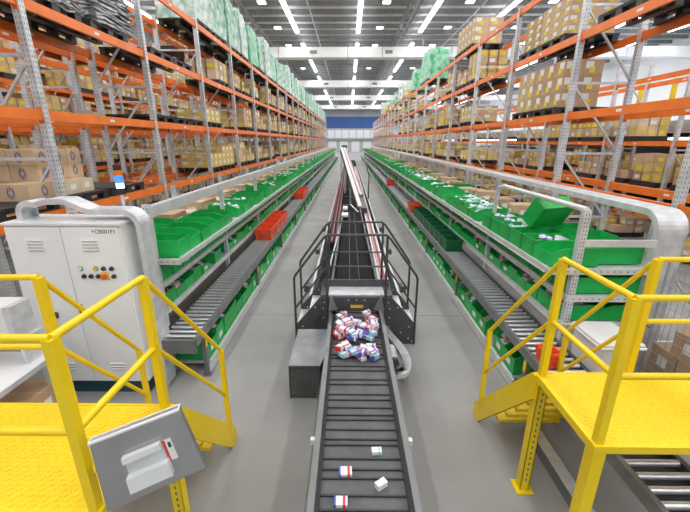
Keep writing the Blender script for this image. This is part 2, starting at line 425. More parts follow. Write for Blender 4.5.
# left third level: stacks of black pallets under grey film
def sheeting(x0, x1, y0, y1, z, n, label):
    b = MB()
    for k in range(n):
        g = 8; vs = []
        for i in range(g + 1):
            for j in range(g + 1):
                vs.append((x0 + (x1 - x0) * i / g + rng.uniform(-.02, .02), y0 + (y1 - y0) * j / g + rng.uniform(-.03, .03), z + .03 + k * .055 + rng.uniform(-.03, .03) - .22 * (max(abs(i - 4), abs(j - 4)) / 4) ** 4))
        fs = [(i * (g + 1) + j, i * (g + 1) + j + 1, (i + 1) * (g + 1) + j + 1, (i + 1) * (g + 1) + j) for i in range(g) for j in range(g)]
        b.add(vs, fs, 0, True)
    o = solo('plastic_sheeting', b, M['film_grey'], label, 'sheeting', 'grey film on the left rack')
    s = o.modifiers.new('solid', 'SOLIDIFY'); s.thickness = .012
for y in (4.2, 5.75, 6.95): pal_at(-1, y, 2)
sheeting(-4.98, -3.98, 6.5, 7.6, LZ[2] + .34, 13, 'crumpled grey plastic sheeting draped on black pallets of the left rack')
sheeting(-4.95, -4.02, 5.5, 6.3, LZ[2] + .30, 4, 'thin folded grey film on the nearer black pallets of the left rack')
pal_at(-1, 8.75, 2); pal_at(-1, 9.8, 2)
# right: labelled cartons on pallets
pal_at(1, 8.5, 1); pal_at(1, 9.55, 1)
stack(4.25, 8.0, RZ[1] + P, 2, 3, 3, (.38, .40, .29), M['carton'], 'yellow', 'on right rack second level', 1)
stack(4.25, 9.22, RZ[1] + P, 2, 2, 3, (.38, .38, .29), M['carton2'], 'yellow', 'further along right second level', 1)
pal_at(1, 8.6, 2); pal_at(1, 9.6, 2)
stack(4.25, 8.15, RZ[2] + P, 3, 3, 4, (.31, .36, .17), M['carton2'], 'yellow', 'on right rack third level', 1)
stack(4.25, 9.25, RZ[2] + P, 3, 2, 4, (.31, .38, .165), M['carton'], 'yellow', 'further along right third level', 1)
pal_at(1, 8.0, 3); pal_at(1, 9.15, 3)
pal_at(1, 6.6, 2)
# right top: yellow-labelled load then green wrapped load
pal_at(1, 14.6, 3); pal_at(1, 15.7, 3)
stack(4.25, 14.15, RZ[3] + P, 2, 5, 3, (.48, .40, .27), M['carton2'], 'yellow', 'on top of right rack', 1)
pal_at(1, 14.2, 1)
stack(4.25, 13.75, RZ[1] + P, 2, 3, 2, (.48, .38, .26), M['carton2'], 'yellow', 'on right second level beyond third post', 1)
# left first and second levels with yellow-labelled cartons
pal_at(-1, 11.55, 0); pal_at(-1, 12.7, 0)
stack(-4.1, 11.1, LZ[0] + P, 2, 3, 2, (.44, .38, .2), M['carton_y'], 'yellow', 'on left first level past third post', -1)
stack(-4.1, 12.25, LZ[0] + P, 2, 3, 3, (.44, .38, .2), M['carton_y'], 'yellow', 'further along left first level', -1)
pal_at(-1, 11.7, 1); stack(-4.1, 11.2, LZ[1] + P, 2, 3, 2, (.44, .38, .18), M['carton_y'], 'yellow', 'on left second level past third post', -1)
# wrapped loads
def wrapped_mesh(h, seed, mt):
    r2 = random.Random(seed); b = MB(); nx, ny, nz = 6, 6, 8
    def P3(i, j, k):
        r2 = random.Random(seed * 7919 + i * 131 + j * 17 + k)
        x = -.52 + 1.04 * i / nx; y = -.52 + 1.04 * j / ny; z = h * k / nz
        t = 1 - .10 * (k / nz) ** 2 + r2.uniform(-.035, .035)
        top = (r2.uniform(-.10, .08) if k == nz else r2.uniform(-.03, .03)) if k else 0
        return (x * t, y * t, z + top)
    idx = {}
    def vi(i, j, k):
        if (i, j, k) not in idx: idx[(i, j, k)] = len(b.v); b.v.append(P3(i, j, k))
        return idx[(i, j, k)]
    def q(a, b_, c, d): b.f.append([vi(*a), vi(*b_), vi(*c), vi(*d)]); b.m.append(0); b.sm.append(False)
    for k in range(nz):
        for i in range(nx):
            q((i, 0, k), (i + 1, 0, k), (i + 1, 0, k + 1), (i, 0, k + 1)); q((i, ny, k), (i + 1, ny, k), (i + 1, ny, k + 1), (i, ny, k + 1))
        for j in range(ny):
            q((0, j, k), (0, j + 1, k), (0, j + 1, k + 1), (0, j, k + 1)); q((nx, j, k), (nx, j + 1, k), (nx, j + 1, k + 1), (nx, j, k + 1))
    for i in range(nx):
        for j in range(ny):
            q((i, j, nz), (i + 1, j, nz), (i + 1, j + 1, nz), (i, j + 1, nz)); q((i, j, 0), (i + 1, j, 0), (i + 1, j + 1, 0), (i, j + 1, 0))
    return b.mesh('wrapped_load', mt)
WL = [wrapped_mesh(1.35, 1, M['film']), wrapped_mesh(1.55, 2, M['film_clear']), wrapped_mesh(1.25, 3, M['film_strong']), wrapped_mesh(1.45, 4, M['film']), wrapped_mesh(1.6, 5, M['film_clear'])]
WD = ['pale green', 'clear whitish', 'bright green', 'mottled green', 'whitish']
n = 0
for i in range(3, 23):
    for f in (.27, .73):
        y = LY[i] + f * 2.85
        if y < 11: continue
        n += 1; v = (0, 1, 3, 0, 4, 2, 3, 1, 2, 0, 3)[n % 11]
        pal_at(-1, y, 3)
        tag(inst('wrapped_load', WL[v], None, (-4.53, y, LZ[3] + P), (0, 0, rng.uniform(-.06, .06)), (1, 1.12, rng.uniform(.9, 1.1))),
            '%s film-wrapped load atop the left rack, %s from near end' % (WD[v], nth(n)), 'wrapped load', 'wrapped loads on the left rack top')
n = 0
for y, v, s in ((21.9, 2, 1.15), (23.1, 2, 1.2), (26.5, 2, 1.0), (33.5, 1, .9), (36.2, 0, .8), (44, 0, .9), (51, 1, 1)):
    n += 1; pal_at(1, y, 3)
    tag(inst('wrapped_load', WL[v], None, (4.72, y, RZ[3] + P), (0, 0, .03), (1, 1.05, s)),
        '%s film-wrapped load atop the right rack, %s from near end' % (WD[v], nth(n)), 'wrapped load', 'wrapped loads on the right rack top')
# everything further along: pallets and far cartons
def fill(side, ys, lv, x, i0, dens, tag_=None):
    for i in range(i0, len(ys) - 1):
        for f in (.27, .73):
            if rng.random() > dens: continue
            y = ys[i] + f * (ys[i + 1] - ys[i]); z = lv
            yield y, z
def used(side, lvl, y): return False
for lvl in (0, 1, 2):
    i0 = {0: 4, 1: 4, 2: 3}[lvl]
    for y, z in fill(-1, LY, LZ[lvl], 0, i0, .85):
        pal_at(-1, y, lvl); far_load(-4.55, y, z + P, .95, 1.1, rng.uniform(.35, .85))
    i0 = {0: 4, 1: 5, 2: 4}[lvl]
    for y, z in fill(1, RY, RZ[lvl], 0, i0, .75 if lvl < 1 else .36):
        pal_at(1, y, lvl); far_load(4.72, y, z + P, .95, 1.1, rng.uniform(.3, .6) if lvl < 1 else rng.uniform(.4, .9))
for y, z in fill(1, RY, RZ[3], 0, 7, .2):
    if min(abs(y - q) for q in (21.9, 23.1, 26.5, 33.5, 36.2, 44, 51)) < 1.25: continue
    far_load(4.72, y, z + P, .95, 1.1, rng.uniform(.5, 1.0)); pal_at(1, y, 3)
for lvl, dens in ((0, .9), (1, .9), (2, .9), (3, .7)):
    for y, z in fill(-1, LY[:16], LZ[lvl], 0, 6 if lvl < 3 else 4, dens):
        pallet(-5.98, y, z, ''); far_load(-5.98, y, z + P, .95, 1.1, rng.uniform(.3, .85), .5)
    for y, z in fill(-1, LY[:18], LZ[lvl], 0, 0, dens):
        pallet(-10.1, y, z, ''); far_load(-10.1, y, z + P, .95, 1.1, rng.uniform(.5, .95), .8)
    for y, z in fill(-1, LY[:14], LZ[lvl], 0, 0, .95):
        pallet(-13.9, y, z, ''); far_load(-13.9, y, z + P, .95, 1.25, rng.uniform(.8, 1.0), .6)
for y, z in fill(-1, LY[:14], .01, 0, 0, .95): pallet(-13.9, y, z, ''); far_load(-13.9, y, z + P, .95, 1.25, rng.uniform(1.2, 1.6), .6)
for y, z in fill(-1, LY[:18], .01, 0, 0, .95): pallet(-10.1, y, z, ''); far_load(-10.1, y, z + P, .95, 1.1, rng.uniform(1.0, 1.5), .8)
for k in range(34):
    for z in (.1, 1.0, 1.9):
        if rng.random() < .85: far_load(12.2, 4.5 + k * 1.25, z, .8, 1.1, rng.uniform(.4, .75), .9)
for lv, dens in ((1.75, .9), (3.0, .35), (.02, .9)):
    for y, z in fill(1, R2Y, lv, 0, 1, dens):
        pallet(9.1, y, z, ''); far_load(9.1, y, z + P, .95, 1.1, rng.uniform(.4, .8), .6)
solo('stacked_cartons', CST, CMATS, 'brown cartons with small yellow labels filling the distant rack levels', 'cartons', kind='stuff')
solo('distant_pallets', PST, M['black'], 'black pallets under the loads of the distant and rear racks', 'pallets', kind='stuff')
# mezzanine behind the right racks
MSH = thing('shelving', 'long steel shelving with cartons under the mezzanine', 'shelving', (12.2, 4, 0))
for z in (.1, 1.0, 1.9): part('shelf', MB().b2(11.75, 12.65, 3.9, 47.5, z - .05, z), M['orange'], MSH)
for k in range(18): part('post', MB().b2(11.74, 11.80, 3.9 + k * 2.5, 3.96 + k * 2.5, 0, 2.8), M['galv'], MSH)
mz = thing('mezzanine', 'grey steel mezzanine edge with yellow posts behind the right rack', 'mezzanine', (10.2, 0, 0))
part('floor_edge', MB().b2(10.2, 10.4, Y0 + .5, 80, 3.25, 3.62), M['mezz'], mz)
part('deck', MB().b2(10.4, XR - .05, Y0 + .5, 80, 3.4, 3.55), M['mezz'], mz)
for y in (4, 9.5, 15, 20.5, 26, 31.5, 37, 42.5, 48): part('column', MB().b2(10.2, 10.45, y - .12, y + .12, 0, 3.25), M['galv'], mz)
for y in (8.6, 9.9, 11.3, 12.7, 14.1): part('guard_post', MB().b2(10.25, 10.35, y - .06, y + .06, 3.62, 4.9), M['yellow'], mz)
for z in (4.2, 4.75): part('guard_rail', MB().b2(10.27, 10.33, 5, 60, z, z + .06), M['galv'], mz)
for k in range(24):
    y = 6 + k * 1.6
    t = solo('tube_lamp', MB().b2(10.9, 11.02, y - .7, y + .7, 3.04, 3.12), M['lamp_warm'], 'bright tube lamp under the mezzanine, %s from near end' % nth(k + 1), 'light', 'tube lamps under the mezzanine')

# ------------------------------------------------------------------ picking racks
CXA = .10
SZ = [.12, .90, 1.26, 1.60]
FE = 66.0
def bin_mesh(w_, d_, h_, m, low=.75):
    """open tray: d_ along x (front at +x), w_ along y"""
    t = .008; b = MB()
    x0, x1, y0, y1 = -d_ / 2, d_ / 2, -w_ / 2, w_ / 2
    b.b2(x0, x1, y0, y1, 0, t)
    b.b2(x0, x0 + t, y0, y1, t, h_)
    b.b2(x1 - t, x1, y0 + t, y1 - t, t, h_ * low)
    for y in (y0, y1 - t):
        b.prism([(x0 + t, t), (x1, t), (x1, h_ * low), (x1 - d_ * .3, h_), (x0 + t, h_)], 'y', y, y + t)
    b.b2(x1 - t * .2, x1 + .003, y0 + w_ * .3, y1 - w_ * .3, h_ * .25, h_ * .5, 1)
    return b.mesh('bin', [m, M['lab_w'] if rng.random() < .12 else m])
BV = {}
for nm, w_, d_, h_ in (('top', .36, .58, .22), ('mid', .30, .50, .20), ('base', .33, .46, .30)):
    BV[nm] = [bin_mesh(w_, d_, h_, M[c], lo) for c in ('green', 'green_mid', 'green') for lo in (.72, .98)]
def heap(w_, d_, h_, seed, pal):
    r = random.Random(seed); b = MB()
    for i in range(26):
        R = Matrix.Rotation(r.uniform(0, 3.14), 3, 'Z') @ Matrix.Rotation(r.uniform(-.5, .5), 3, 'X')
        b.box((r.uniform(-d_ / 2 + .08, d_ / 2 - .09), r.uniform(-w_ / 2 + .07, w_ / 2 - .07), r.uniform(h_ * .45, h_ * .95)), (r.uniform(.05, .1), r.uniform(.04, .07), r.uniform(.025, .05)), r.choice(pal), R)
    b.b2(-d_ / 2 + .03, d_ / 2 - .03, -w_ / 2 + .03, w_ / 2 - .03, .02, h_ * .5, pal[0])
    return b.mesh('packets', [M['p_white'], M['p_cyan'], M['p_pink'], M['p_red'], M['p_blue'], M['carton2']])
HP = {'top': [heap(.36, .58, .22, s, p) for s, p in ((1, (0, 0, 0, 1)), (2, (0, 0, 1, 1)), (3, (0, 0, 0, 2)), (4, (0, 5, 0, 4)))],
      'mid': [heap(.30, .50, .20, s, p) for s, p in ((5, (5, 0, 5, 3)), (6, (0, 0, 1, 2)), (7, (5, 5, 0, 4)))],
      'base': [heap(.33, .46, .28, s, p) for s, p in ((8, (0, 0, 5, 3)), (9, (5, 5, 0, 1)), (10, (0, 1, 0, 4)))]}
HN = {'top': ['white packets', 'white and pale blue packets', 'white and pink packets', 'mixed white and brown packets'],
      'mid': ['brown and red packets', 'mixed white packets', 'brown packets'], 'base': ['white and red packets', 'brown packets', 'white packets']}
BINST = MB()
SHN = {0: 'floor-level picking shelf', 1: 'picking shelf just above rollers', 2: 'middle picking shelf', 3: 'top picking shelf'}
cart_b, cart_l = carton_meshes(.42, .36, .29, M['carton2'], 'plain'); cart_b2, cart_l2 = carton_meshes(.36, .42, .26, M['carton'], 'plain')
cart_b3, cart_l3 = carton_meshes(.40, .34, .19, M['carton3'], 'plain')
FARC = MB()
def picking(side):
    s = -1 if side == 'left' else 1
    ya = 4.3 if s < 0 else 4.0
    X = lambda o: CXA + s * o
    pt = 2.52; back = 3.42
    t = thing('picking_rack', 'long galvanised picking rack with green bins along the %s of the aisle' % side, 'rack', (X(3.0), ya, 0))
    pm_ = MB().b2(-.035, .035, -.03, .03, 0, 2.2 if s < 0 else 1.58)
    pn_ = MB().b2(-.04, .04, -.035, .035, 0, 2.28)
    z = .06
    while z < 2.24:
        for d in (-.016, .016): pn_.b2(d - .005, d + .005, -.0355, .0355, z, z + .022, 1)
        z += .045
    pm = pm_.mesh('post', M['galv']); pn = pn_.mesh('post', [M['galv'], M['slot']])
    ys = [ya + 2.6 * i for i in range(24)]
    for i, y in enumerate(ys):
        inst('post', pn if i == 0 else pm, t, (X(pt), y, 0)); inst('post', pm, t, (X(back), y, 0))
        for z in SZ[1:3]:
            part('cross_bar', MB().b2(X(pt), X(back), y - .015, y + .015, z - .05, z - .01), M['galv'], t) if i < 12 else None
    # shelves: front lip, rear lip, deck, in bays
    for li, z in enumerate(SZ):
        fo = (1.99, 2.47, 2.47, 2.20)[li]; bo = (2.5, 3.40, 3.40, 3.40)[li]
        lip = MB().b2(-.02, .02, .01, 2.59, -.055, .012).b2(-.03, .02, .01, 2.59, -.055, -.048).mesh('shelf_lip', M['galv_light'])
        dk = MB().b2(0, s * (bo - fo - .03), .01, 2.59, -.03, -.012).mesh('shelf_deck', M['galv'])
        for i, y in enumerate(ys[:-1]):
            inst('shelf_lip', lip, t, (X(fo), y, z)); inst('shelf_deck', dk, t, (X(fo + .02), y, z))
    # near end faces of the shelves
    for z, fo in ((SZ[1], 2.47), (SZ[2], 2.47), (SZ[3], 2.20)):
        b = MB().b2(X(fo - .02), X(3.4), ya - .06, ya - .02, z - .06, z + .012)
        for k in range(14): xx = X(fo + .06 + k * .075); b.b2(xx - .012, xx + .012, ya - .061, ya - .02, z - .03, z - .018, 1)
        part('end_lip', b, [M['galv_light'], M['slot']], t)
    for z in (1.75,): part('base_rail', MB().b2(X(1.955), X(1.985), ya - .1, FE, .02, .15), M['galv_light'], t)
    if s < 0:      # the thick rail on the post tops
        for i in range(23):
            part('top_rail', MB().b2(X(pt) - .05, X(pt) + .05, ya + 2.6 * i - .03, ya + 2.6 * i + 2.56, 2.12, 2.25), M['galv_light'], t)
    else:
        part('guard_rail', MB().tube([(X(pt), ya, 2.28), (X(pt), ya + 2.2, 2.28), (X(pt), ya + 2.42, 2.24), (X(pt), ya + 2.5, 2.1), (X(pt), ya + 2.52, 1.6)], .035, 8), M['galv_light'], t)
        part('end_rail', MB().b2(X(pt), X(3.36), ya - .03, ya + .0, 1.86, 1.94), M['galv_light'], t)
    # bins
    rot = 0 if s < 0 else math.pi
    for li, z in enumerate(SZ):
        nm = ('base', 'mid', 'mid', 'top')[li]; wd = {'top': .36, 'mid': .30, 'base': .33}[nm]; dd = {'top': .58, 'mid': .50, 'base': .46}[nm]
        fo = (2.01, 2.49, 2.49, 2.22)[li]; cap = (34, 24, 24, 48)[li]
        n = 0; y = ya + (.02 if nm == 'top' else .06)
        while y < FE - 1:
            if nm == 'top':                                    # keep clear of the posts behind the lip
                for yp in ys:
                    if y < yp + .05 and y + wd > yp - .05: y = yp + .05
            elif nm == 'mid':
                for yp in ys:
                    if y < yp + .05 and y + wd > yp - .05: y = yp + .05
            gap = {'top': .015 if y < 14 else .05, 'mid': .05, 'base': .05}[nm]
            if rng.random() < gap: y += wd; continue
            xc = X(fo + dd / 2 + rng.uniform(0, .02)); yc = y + wd / 2
            if n < cap:
                n += 1; vi = rng.randrange(6)
                rz = rot + rng.uniform(-.03, .03)
                full = rng.random() < ((.38 if s < 0 else .55) if nm == 'top' else .5)
                hk = rng.randrange(len(HP[nm]))
                if s < 0 and nm == 'top' and n < 5: full = False
                desc = 'filled with ' + HN[nm][hk] if full else 'with nothing showing'
                o = tag(inst('bin', BV[nm][vi], None, (xc, yc, z + .002), (0, 0, rz)), 'green bin, %s from near end, on the %s %s' % (nth(n), side, SHN[li]), 'bin', 'green bins on the picking racks')
                if full:
                    tag(inst('packets', HP[nm][hk], None, (xc, yc, z + .012), (0, 0, rz)), 'loose %s in the %s green bin, %s %s' % (HN[nm][hk], nth(n), side, SHN[li]), 'packets', 'packets inside bins', 'stuff')
            else:
                h_ = {'top': .22, 'mid': .2, 'base': .3}[nm]; c = rng.randrange(2)
                x0, x1, y0, y1 = xc - dd / 2, xc + dd / 2, y + .01, y + wd - .01; tk = .012
                BINST.b2(x0, x1, y0, y1, z, z + .02, c); BINST.b2(x0, x0 + tk, y0, y1, z, z + h_, c); BINST.b2(x1 - tk, x1, y0, y1, z, z + h_, c)
                BINST.b2(x0, x1, y0, y0 + tk, z, z + h_, c); BINST.b2(x0, x1, y1 - tk, y1, z, z + h_, c)
                if rng.random() < .5: BINST.b2(x0 + .02, x1 - .02, y0 + .02, y1 - .02, z + .02, z + h_ * .85, rng.choice((2, 2, 3)))
            if nm == 'mid' and y < ya + 5.2 and n <= 22:      # the second row at the near end
                tag(inst('bin', BV['mid'][rng.randrange(6)], None, (X(3.03 + .18), yc, z + .002), (0, 0, rot)), 'green bin in second row, %s from near end, %s %s' % (nth(n), side, SHN[li]), 'bin', 'green bins in the second rows')
            y += wd + .008
    # rear row on the top shelf: cartons and a few bins
    y = ya + .1; n = 0
    while y < FE - 1:
        k = rng.random(); xr = X(3.11 + rng.uniform(-.02, .02))
        if abs(((y + .2 - ya) % 2.6)) < .05: y += .1
        if y < ya + 1.3: k = .8
        if y < 26:
            if k < .76:
                n += 1; bb, ll, nmx = ((cart_b, cart_l, 'tan'), (cart_b2, cart_l2, 'brown'), (cart_b3, cart_l3, 'pale flat'))[n % 3]
                o = tag(inst('carton', bb, None, (xr, y + .22, SZ[3] + .002), (0, 0, rng.uniform(-.12, .12))), '%s carton behind bins on %s top shelf, %s from near end' % (nmx, side, nth(n)), 'carton', 'cartons behind the bins')
                stickers(o, ll, s)
            elif k < .9:
                n += 1
                tag(inst('bin', BV['top'][rng.randrange(6)], None, (xr, y + .22, SZ[3] + .002), (0, 0, rot)), 'green bin in rear row of %s top shelf, %s from near end' % (side, nth(n)), 'bin', 'green bins in the rear rows')
        elif k < .8:
            FARC.b2(xr - .2, xr + .2, y + .03, y + .42, SZ[3], SZ[3] + rng.uniform(.14, .3), rng.choice((0, 1, 2)))
        y += .47
    # the roller conveyor
    xo, xi = X(1.99), X(2.46); zc = .64; yb = 3.95 if s < 0 else .6
    c = thing('roller_conveyor', 'steel roller conveyor running along the %s picking rack' % side, 'conveyor', ((xo + xi) / 2, 1, 0))
    for x in (xo, xi):
        ht = .035 if x == xo else .018
        part('side_rail', MB().b2(x - .018, x + .018, yb, FE, zc - .075, zc + ht).b2(x - .022, x + .022, yb, FE, zc + ht, zc + ht + .006), M['dull'] if x == xo else M['charcoal'], c)
    part('bed', MB().b2(min(xo, xi) + .03, max(xo, xi) - .03, yb, FE, zc - .08, zc - .06), M['roller_bed'], c)
    ro = MB().cyl((min(xo, xi) + .025, 0, 0), (max(xo, xi) - .025, 0, 0), .027, 8).mesh('roller', M['roller'])
    y = yb + .12; k = 0
    rest = MB()
    while y < FE - .2:
        if k < 295: inst('roller', ro, c, (0, y, zc)); k += 1; y += .115
        else: rest.b2(min(xo, xi) + .03, max(xo, xi) - .03, y - .03, y + .03, zc - .02, zc + .02); y += .1
    if s < 0: part('end_plate', MB().b2(xo, xi, yb - .02, yb + .03, zc - .16, zc + .02), M['side_grey'], c)
    tag(part('far_rollers', rest, M['roller'], c), kind='stuff')
    for i in range(22):
        y = yb + .25 + 2.85 * i
        for x in (xo, xi): part('leg', MB().b2(x - .025, x + .025, y - .03, y + .03, 0, zc - .075).b2(x - .06, x + .06, y - .06, y + .06, 0, .01), M['side_grey'], c)
        if i < 8: part('warning_sticker', MB().b2(xo - s * .027, xo - s * .021, y - .03, y + .03, .42, .55), M['yellow'], c)
picking('left'); picking('right')
solo('distant_bins', BINST, [M['green'], M['green_mid'], M['p_white'], M['carton2']], 'green bins on both picking racks far down the aisle', 'bins', kind='stuff')
solo('distant_shelf_cartons', FARC, [M['carton'], M['carton2'], M['carton3']], 'brown cartons behind the bins far down the picking racks', 'cartons', kind='stuff')
# totes riding on the rollers
def tote_mesh(w_, d_, h_, m):
    b = MB(); t = .015
    def ring(x, y, z): return [(-x, -y, z), (x, -y, z), (x, y, z), (-x, y, z)]
    k = .93
    o = ring(w_ / 2 * k, d_ / 2 * k, 0) + ring(w_ / 2, d_ / 2, h_) + ring(w_ / 2 - t, d_ / 2 - t, h_) + ring(w_ / 2 * k - t, d_ / 2 * k - t, t)
    fs = [(3, 2, 1, 0)]
    for a in range(3):
        for i in range(4): fs.append((a * 4 + i, a * 4 + (i + 1) % 4, a * 4 + 4 + (i + 1) % 4, a * 4 + 4 + i))
    fs.append((12, 13, 14, 15)); b.add(o, fs)
    for sg in (-1, 1):
        b.b2(-w_ / 2 - .008, w_ / 2 + .008, sg * d_ / 2 - .012, sg * d_ / 2 + .012, h_ - .03, h_ + .004); b.b2(sg * w_ / 2 - .012, sg * w_ / 2 + .012, -d_ / 2 - .008, d_ / 2 + .008, h_ - .03, h_ + .004)
        b.b2(-.07, .07, sg * d_ / 2 - .016, sg * d_ / 2 + .016, h_ * .55, h_ * .75)
    return b.mesh('tote', m)
TR = tote_mesh(.40, .60, .27, M['red']); TG = tote_mesh(.36, .46, .26, M['green_dark'])
ZR = .64 + .0275
for i, y in enumerate((8.95, 9.6, 10.25, 10.9)):
    tag(inst('red_tote', TR, None, (CXA - 2.2, y, ZR)), 'red plastic tote riding the left rollers, %s in the row of four' % nth(i + 1), 'tote', 'red totes on the left rollers')
for i, y in enumerate((15.6, 16.25, 16.9)):
    tag(inst('red_tote', TR, None, (CXA - 2.2, y, ZR)), 'red plastic tote further down the left rollers, %s of three' % nth(i + 1), 'tote', 'distant red totes on the left rollers')
tag(inst('red_tote', TR, None, (CXA + 2.2, 12.7, ZR)), 'red plastic tote in front of dark green totes on the right rollers', 'tote')
tag(inst('red_tote', TR, None, (CXA + 2.2, 20.5, ZR)), 'lone red tote far down the right rollers', 'tote')
for i in range(9):
    tag(inst('green_tote', TG, None, (CXA + 2.22, 7.95 + i * .48, ZR), (0, 0, rng.uniform(-.04, .04))), 'dark green tote queued on the right rollers, %s from near end' % nth(i + 1), 'tote', 'green totes on the right rollers')
# bins leaning on the right top shelf
tag(inst('bin', BV['top'][1], None, (2.86, 5.05, SZ[3] + .385), (-1.0, 0, .35)), 'green bin lying tilted on top of other bins on the right picking rack', 'bin')

# ------------------------------------------------------------------ cable ducts
def band(path, y0, y1, th):
    b = MB(); n = len(path); nor = []
    for i in range(n):
        a = Vector(path[max(i - 1, 0)]); c = Vector(path[min(i + 1, n - 1)]); d = (c - a).normalized(); nor.append(Vector((-d.y, d.x)))
    o = [(p[0] + nn.x * th, p[1] + nn.y * th) for p, nn in zip(path, nor)]
    poly = list(path) + o[::-1]
    for i in range(n - 1):
        q = [path[i], path[i + 1], o[i + 1], o[i]]
        b.prism(q, 'y', y0, y1)
    return b
def arc(cx, cz, r, a0, a1, n=8): return [(cx + r * math.cos(math.radians(a0 + (a1 - a0) * i / n)), cz + r * math.sin(math.radians(a0 + (a1 - a0) * i / n))) for i in range(n + 1)]
# right: duct along the rack top (towards the camera) bending down at the near end
def yband(path, x0, x1, th):
    b = MB(); n = len(path); nor = []
    for i in range(n):
        a = Vector(path[max(i - 1, 0)]); c = Vector(path[min(i + 1, n - 1)]); d = (c - a).normalized(); nor.append(Vector((-d.y, d.x)))
    o = [(p[0] + nn.x * th, p[1] + nn.y * th) for p, nn in zip(path, nor)]
    for i in range(n - 1): b.prism([path[i], path[i + 1], o[i + 1], o[i]], 'x', x0, x1)
    return b
rd = thing('cable_duct', 'wide light grey cable duct along the right picking rack, bending down at near end', 'cable duct', (3.6, 4, 0))
bend = [(FE, 2.26), (4.25, 2.26)] + arc(4.25, 2.01, .25, 90, 180)[1:] + [(4.0, .02)]
part('duct_body', yband(bend, 3.47, 3.79, .02), M['galv'], rd)
for x in (3.46, 3.785): part('duct_edge', yband(bend, x, x + .015, .075), M['galv'], rd)
for i in range(12):
    y = 5 + 5.2 * i; part('duct_hanger', MB().b2(3.5, 3.53, y - .02, y + .02, 1.6, 2.25), M['galv'], rd)
ld_ = thing('cable_duct', 'light grey cable duct arching over the control cabinet and down its side', 'cable duct', (-2.3, 3.95, 0))
lp = [(-3.66, 2.16)] + arc(-3.52, 2.24, .14, 170, 60, 6) + [(-3.3, 2.40), (-3.1, 2.40), (-2.86, 2.29), (-2.5, 2.29)] + arc(-2.5, 2.09, .20, 90, 0)[1:] + [(-2.30, .02)]
part('duct_body', band(lp, 3.93, 4.13, -.015), M['galv'], ld_)
for y in (3.915, 4.13): part('duct_edge', band(lp, y, y + .015, -.06), M['galv'], ld_)

# ------------------------------------------------------------------ control cabinet
cb = thing('control_cabinet', 'pale grey two-door electrical control cabinet on a dark plinth behind left platform', 'cabinet', (-3.1, 4.0, 0))
part('body', MB().b2(-3.72, -2.46, 3.80, 4.28, .17, 2.14), M['cab'], cb, .008)
part('plinth', MB().b2(-3.70, -2.48, 3.82, 4.26, 0, .17), M['teal'], cb)
part('top_lid', MB().b2(-3.74, -2.44, 3.77, 4.29, 2.14, 2.165), M['white'], cb)
for a, (x0, x1) in enumerate(((-3.705, -3.105), (-3.095, -2.475))):
    d = part('door', MB().b2(x0, x1, 3.775, 3.80, .19, 2.12), M['cab'], cb, .004)
    xv = (-3.40, -2.80)[a]
    for k in range(4): part('vent_slat', MB().box((xv, 3.768, 1.865 + k * .035), (.17, .014, .022), 0, Matrix.Rotation(.5, 3, 'X')), M['white'], d)
    part('vent_frame', MB().b2(xv - .11, xv + .11, 3.771, 3.775, 1.84, 2.0), M['cab'], d)
    for k in range(3): part('vent_slat', MB().box((xv + .02, 3.768, .36 + k * .04), (.17, .014, .022), 0, Matrix.Rotation(.5, 3, 'X')), M['white'], d)
    if a == 0:
        part('latch', MB().b2(-3.42, -3.35, 3.755, 3.775, 1.05, 1.12).cyl((-3.385, 3.755, 1.085), (-3.385, 3.745, 1.085), .02, 8), M['charcoal'], d)
    else:
        part('handle', MB().b2(-3.075, -3.05, 3.745, 3.775, 1.06, 1.22), M['charcoal'], d)
        for k, (bx, bz, mm) in enumerate(((-2.97, 1.655, 'p_white'), (-2.80, 1.655, 'btn_y'), (-2.71, 1.655, 'btn_k'), (-2.62, 1.655, 'btn_k'), (-2.945, 1.565, 'btn_k'), (-2.865, 1.565, 'btn_k'), (-2.785, 1.565, 'btn_k'), (-2.61, 1.565, 'btn_k'))):
            part('button', MB().cyl((bx, 3.775, bz), (bx, 3.750, bz), .021, 12).cyl((bx, 3.775, bz), (bx, 3.768, bz), .028, 12, 1), [M[mm], M['seam']], d)
        part('emergency_stop', MB().b2(-2.755, -2.665, 3.766, 3.775, 1.525, 1.61, 1).cyl((-2.71, 3.775, 1.567), (-2.71, 3.735, 1.567), .03, 12), [M['red'], M['btn_y']], d)
        td = bpy.data.curves.new('nameplate_text', 'FONT'); td.body = '+CBS01F1'; td.size = .062; td.extrude = .001; td.align_x = 'RIGHT'
        td.materials.append(M['btn_k'])
        to = bpy.data.objects.new('nameplate_text', td); col.objects.link(to)
        dg = bpy.context.evaluated_depsgraph_get(); tm = bpy.data.meshes.new_from_object(to.evaluated_get(dg)); bpy.data.objects.remove(to)
        inst('nameplate_text', tm, d, (-2.50, 3.7735, 2.055), (math.pi / 2, 0, 0))
# signal tower
sb = thing('signal_tower', 'slim signal tower with glowing blue light behind the control cabinet', 'signal light', (-2.6, 4.16, 2.165))
part('pole', MB().cyl((-2.6, 4.16, 2.165), (-2.6, 4.16, 2.42), .018, 8), M['galv'], sb)
part('base', MB().cyl((-2.6, 4.16, 2.42), (-2.6, 4.16, 2.49), .042, 12), M['black'], sb)
part('white_lens', MB().cyl((-2.6, 4.16, 2.49), (-2.6, 4.16, 2.55), .042, 12), M['beacon_white'], sb)
part('blue_lens', MB().cyl((-2.6, 4.16, 2.55), (-2.6, 4.16, 2.63), .042, 12), M['beacon_blue'], sb)
part('amber_lens', MB().cyl((-2.6, 4.16, 2.63), (-2.6, 4.16, 2.69), .042, 12), mat('lens_amber', (.75, .18, .02), .3), sb)
part('cap', MB().cyl((-2.6, 4.16, 2.69), (-2.6, 4.16, 2.75), .042, 12), M['black'], sb)

